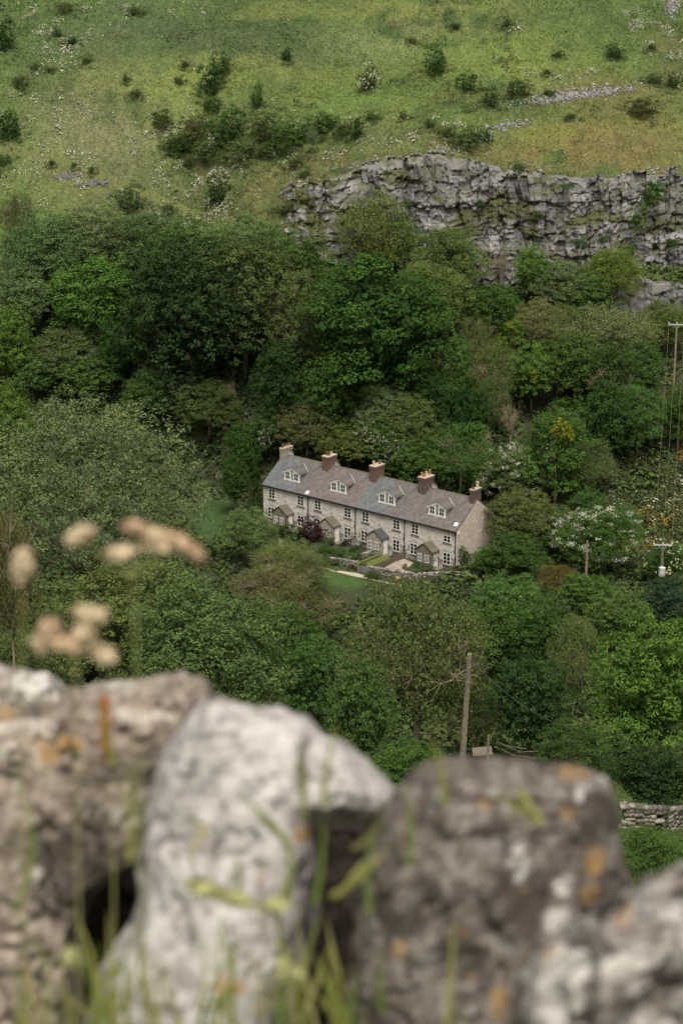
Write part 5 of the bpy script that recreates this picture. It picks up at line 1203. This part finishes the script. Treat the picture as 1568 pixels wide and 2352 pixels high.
boulder_from('coping_stone', [(1395,2110),(1440,2075),(1480,2060),(1540,2035),(1568,2022),(1640,1990),(1760,2000),(1900,2250),(1900,2750),(1150,2750),(1140,2480),(1170,2300),(1230,2180),(1320,2120)], ((1560,2250),(1500,2600)), 1.42, .12, 'rockF',
             'rough whitish pitted stone in the bottom right corner', [(1430,2100,40,20,'pale'),(1500,2110,50,30,'pale'),(1405,2105,18,22,'lichen'),(1330,2190,60,50,'dark'),(1290,2230,50,50,'pale'),(1260,2330,60,40,'pale'),(1510,2260,70,50,'dark'),(1400,2210,40,24,'pale'),(1350,2200,1,1,'lichen'),(1250,2180,30,26,'lichen'),(1330,2290,50,40,'dark'),(1450,2320,60,60,'dark'),(1310,2290,30,26,'pale')], 28, amp=1.3, fleck=.5)
boulder_from('coping_stone', [(120,2000),(250,1960),(400,1960),(420,2100),(400,2750),(100,2750)], ((260,2100),(250,2600)), 2.3, .08, 'gap_shade', 'stone in the crevice left of the tall pale stone, its shade painted near black', [], 61, n=140, rings=20, fleck=0)  # added behind the crevice; the void's darkness is in its colour
# a stone wedged deep in the gap with the gap's shade painted on, and stones of the wall to either side of the picture
boulder_from('coping_stone', [(690,2000),(720,1880),(800,1850),(890,1862),(940,1950),(940,2300),(900,2700),(560,2700),(620,2300)], ((800,2000),(760,2500)), 2.12, .09, 'gap_shade', 'stone wedged in the gap between two stones, its shade painted near black', [], 33, n=160, rings=24, fleck=0)
boulder_from('coping_stone', [(1640,1960),(1800,1900),(2100,1880),(2260,2000),(2300,2750),(1700,2750)], ((1900,2200),(1900,2600)), 1.75, .13, 'rockE', 'grey wall stone just past the right edge', [], 44, n=160, rings=24)
boulder_from('coping_stone', [(-820,1700),(-600,1620),(-380,1640),(-240,1720),(-220,2750),(-900,2750)], ((-560,2000),(-560,2500)), 1.9, .13, 'rockB', 'brown wall stone just past the left edge', [], 48, n=160, rings=24)
for k, (side, x, dep, w, top, mt) in enumerate([(1, 2350, 1.8, 420, 1900, 'rockB'), (1, 2800, 1.85, 430, 1840, 'rockC'), (1, 3300, 1.9, 480, 1930, 'rockE'), (-1, -1150, 2.0, 430, 1660, 'rockE'), (-1, -1600, 2.0, 420, 1700, 'rockC'), (-1, -2080, 2.05, 450, 1650, 'rockB')]):
    a_ = w*.55
    boulder_from('coping_stone', [(x-a_, top+120), (x-a_*.6, top+20), (x+a_*.2, top), (x+a_*.8, top+50), (x+a_, top+160), (x+a_*1.05, 2750), (x-a_*1.05, 2750)], ((x, top+300), (x, 2600)), dep, .13, mt,
                 ['second', 'third', 'fourth'][k % 3]+' wall stone outside the picture past the '+('right' if side > 0 else 'left')+' edge', [], 70+k, n=140, rings=22)
# body of the wall beneath the coping
M['wallbody'] = rock_mat('wall_hearting', [(.35, (.05, .042, .033)), (.5, (.11, .095, .08)), (.7, (.2, .175, .15))], 12, (.06, .05, .035), .3)
wb = []
drystone('drystone_wall', [(-2.6, 2.05), (2.6, 1.75)], .34, .34, 'rubble body of the near field wall beneath its coping stones', 15, mat='rubble', sz=.13, group=None, cat='field wall', ground=-1.62, cope=False)
# grass growing in and before the wall
def blades(name, spec, label, seed, cat='grass'):
    rs = np.random.RandomState(seed); V = []; Fs = []; Cc = []; b = 0
    for (x, y, x2, y2, dpt, w, col) in spec:
        A = at_depth(x, y, dpt); B2 = at_depth(x2, y2, dpt-.02); k = 9; side = np.array([1, 0, 0.])*w/F*dpt
        dv = B2-A; pn = np.cross(dv/np.linalg.norm(dv), np.array([0, -1, .2])); side = pn/np.linalg.norm(pn)*w/F*dpt
        bend = rs.normal(0, .12)*np.linalg.norm(dv)
        for q in range(k):
            s = q/(k-1); c = A+dv*s+side/np.linalg.norm(side)*bend*math.sin(s*math.pi)*.5; ww = side*(1-s)**.6*.5*(1 if q < k-1 else .05)
            V += [c-ww, c+ww]
            if q: Fs.append([b+2*q-2, b+2*q-1, b+2*q+1, b+2*q]); Cc.append(np.array(col)*(1+.25*s))
        b += 2*k
    me = mesh_np(name, np.array(V), np.array(Fs), [M['ground_leaf']], {'col': ('FACE', 'FLOAT_COLOR', np.array(Cc))}, smooth=True)
    return tag(link(name, me), label, cat, kind='stuff')
rs = np.random.RandomState(2); sp = []
GR = [(.17, .20, .045), (.22, .22, .06), (.12, .17, .035), (.28, .25, .10)]
for (x0, x1, y0, y1, n, d0) in [(-40, 330, 2440, 2050, 16, 1.5), (250, 700, 2440, 2080, 18, 1.45), (630, 830, 2430, 2000, 30, 1.6), (780, 1150, 2430, 2150, 5, 1.42), (0, 560, 2450, 2230, 20, 1.4)]:
    for k in range(n):
        x = rs.uniform(x0, x1); l = rs.uniform(90, 260); y = y0+rs.uniform(-120, 20); sp.append((x, y, x+rs.normal(0, 50), y-l*rs.uniform(.7, 1.4), d0+rs.uniform(-.06, .06), rs.uniform(9, 17), GR[rs.randint(4)]))
for a in [(470,1900,420,1860,1),(300,1980,265,1780,1),(265,1760,232,1610,5),(700,1880,685,1760,1),(745,1850,775,1660,1),(700,1830,690,1700,0),(1020,1850,990,1690,1),(1245,1890,1130,1815,1),(1190,1815,1250,1900,1),(1220,1870,1160,1830,0),(940,1990,930,1800,2),(670,1960,560,1830,0),(550,2080,545,1950,0),(650,2200,690,1960,0),(660,2060,655,1900,0),(840,1980,790,2040,1),(760,2060,900,1930,1),(330,1900,300,1740,0),(30,2100,20,1760,2),(850,2100,880,1850,2),(720,2080,740,1870,2),(475,1890,430,1990,3),(640,1920,585,1860,1),(810,1950,870,1890,3)]:
    sp.append((a[0], a[1], a[2], a[3], 1.42, rs.uniform(12, 18), GR[a[4] % 4]))
blades('grass', sp, 'blurred green grass blades growing against the wall', 5)
def seedhead(name, base, joints, heads, label, dpt, stemcol=(.20, .2, .07), colr=((.52, .38, .25), (.55, .45, .30))):
    b0 = at_depth(base[0], base[1], dpt); o = empty(name, tuple(b0)); tag(o, label, 'seed head', 'wild seed heads in front of the wall')
    m = MB()
    for j in joints:
        m.tube([Vector(at_depth(x, y, dpt)-b0) for (x, y) in j], [.0008]*(len(j)-1)+[.0005], 6)
    st = m.build('stem', plain('stem', stemcol), o)
    rs = np.random.RandomState(int(base[0])+3)
    mats = [plain('seed_head_tan', colr[0], .9, .1, .3, 200), plain('seed_head_pale', colr[1], .9, .1, .3, 200)]
    for hi, (x, y, rx, ry, an, mi) in enumerate(heads):
        c0 = at_depth(x, y, dpt)-b0; n = 160; P = rs.normal(size=(n, 3)); P /= np.linalg.norm(P, axis=1)[:, None]; P *= rs.uniform(.55, 1, (n, 1))
        k = dpt/F; ca, sa = math.cos(an), math.sin(an)
        lx, lz, ly = P[:, 0]*rx*k, P[:, 2]*ry*k, P[:, 1]*(rx+ry)/2*k
        W_ = np.stack([lx*ca-lz*sa, ly, lx*sa+lz*ca], -1)+c0
        Vv, Fq = leaves(W_, P+rs.normal(0, .3, P.shape), np.full(n, 10*k), rs, .8); link('floret', mesh_np('floret', Vv, Fq, [mats[mi]]), o)
    return o
seedhead('seed_head', (330, 2480), [[(330,2480),(325,2000),(310,1400),(300,1330)],[(300,1330),(250,1290),(185,1235)],[(300,1330),(310,1230)],[(300,1330),(280,1275)],[(300,1330),(370,1240)],[(300,1330),(400,1260),(440,1275)]],
         [(185,1228,42,22,.4,1),(310,1212,32,18,-.1,0),(278,1270,44,20,.1,1),(350,1228,46,18,-.15,1),(400,1240,48,20,-.35,0),(445,1268,34,14,-.7,0),(365,1252,46,16,-.2,1)], 'tall umbrella shaped seed head, the higher of the blurred pair', 1.35, (.16, .17, .06))
seedhead('seed_head', (190, 2480), [[(190,2480),(180,2000),(175,1560),(170,1500)],[(170,1500),(125,1460)],[(170,1500),(200,1425)],[(170,1500),(240,1495)]],
         [(115,1450,34,36,.3,0),(155,1478,42,24,-.3,0),(208,1412,48,24,-.12,1),(240,1502,36,22,-.7,1),(195,1455,30,26,0,1),(95,1480,22,26,.5,1)], 'lower clustered pinkish seed head nearest the stones', 1.38, (.2, .19, .08))
seedhead('seed_head', (60, 2480), [[(60,2480),(55,1900),(52,1350)]], [(50,1300,26,44,-.15,1)], 'single oval seed head at the left edge', 1.33)
seedhead('seed_head', (262, 2480), [[(262,2480),(262,2000),(245,1800)]], [(242,1690,13,70,0,0),(240,1620,10,24,0,0)], 'narrow rust orange dock spike in front of the brown stone', 1.5, (.2, .2, .06), ((.45, .19, .07), (.45, .2, .08)))
seedhead('seed_head', (590, 2500), [[(590,2500),(585,2300),(560,2060)]], [(470,2040,50,15,-.25,1),(540,2065,50,15,-.2,1),(630,2080,42,14,.2,1),(170,2200,26,28,.6,1),(660,2230,30,40,0,1)], 'pale yellow umbel low in front of the pale stone', 1.4, (.2, .2, .06), ((.40, .38, .17), (.42, .41, .20)))
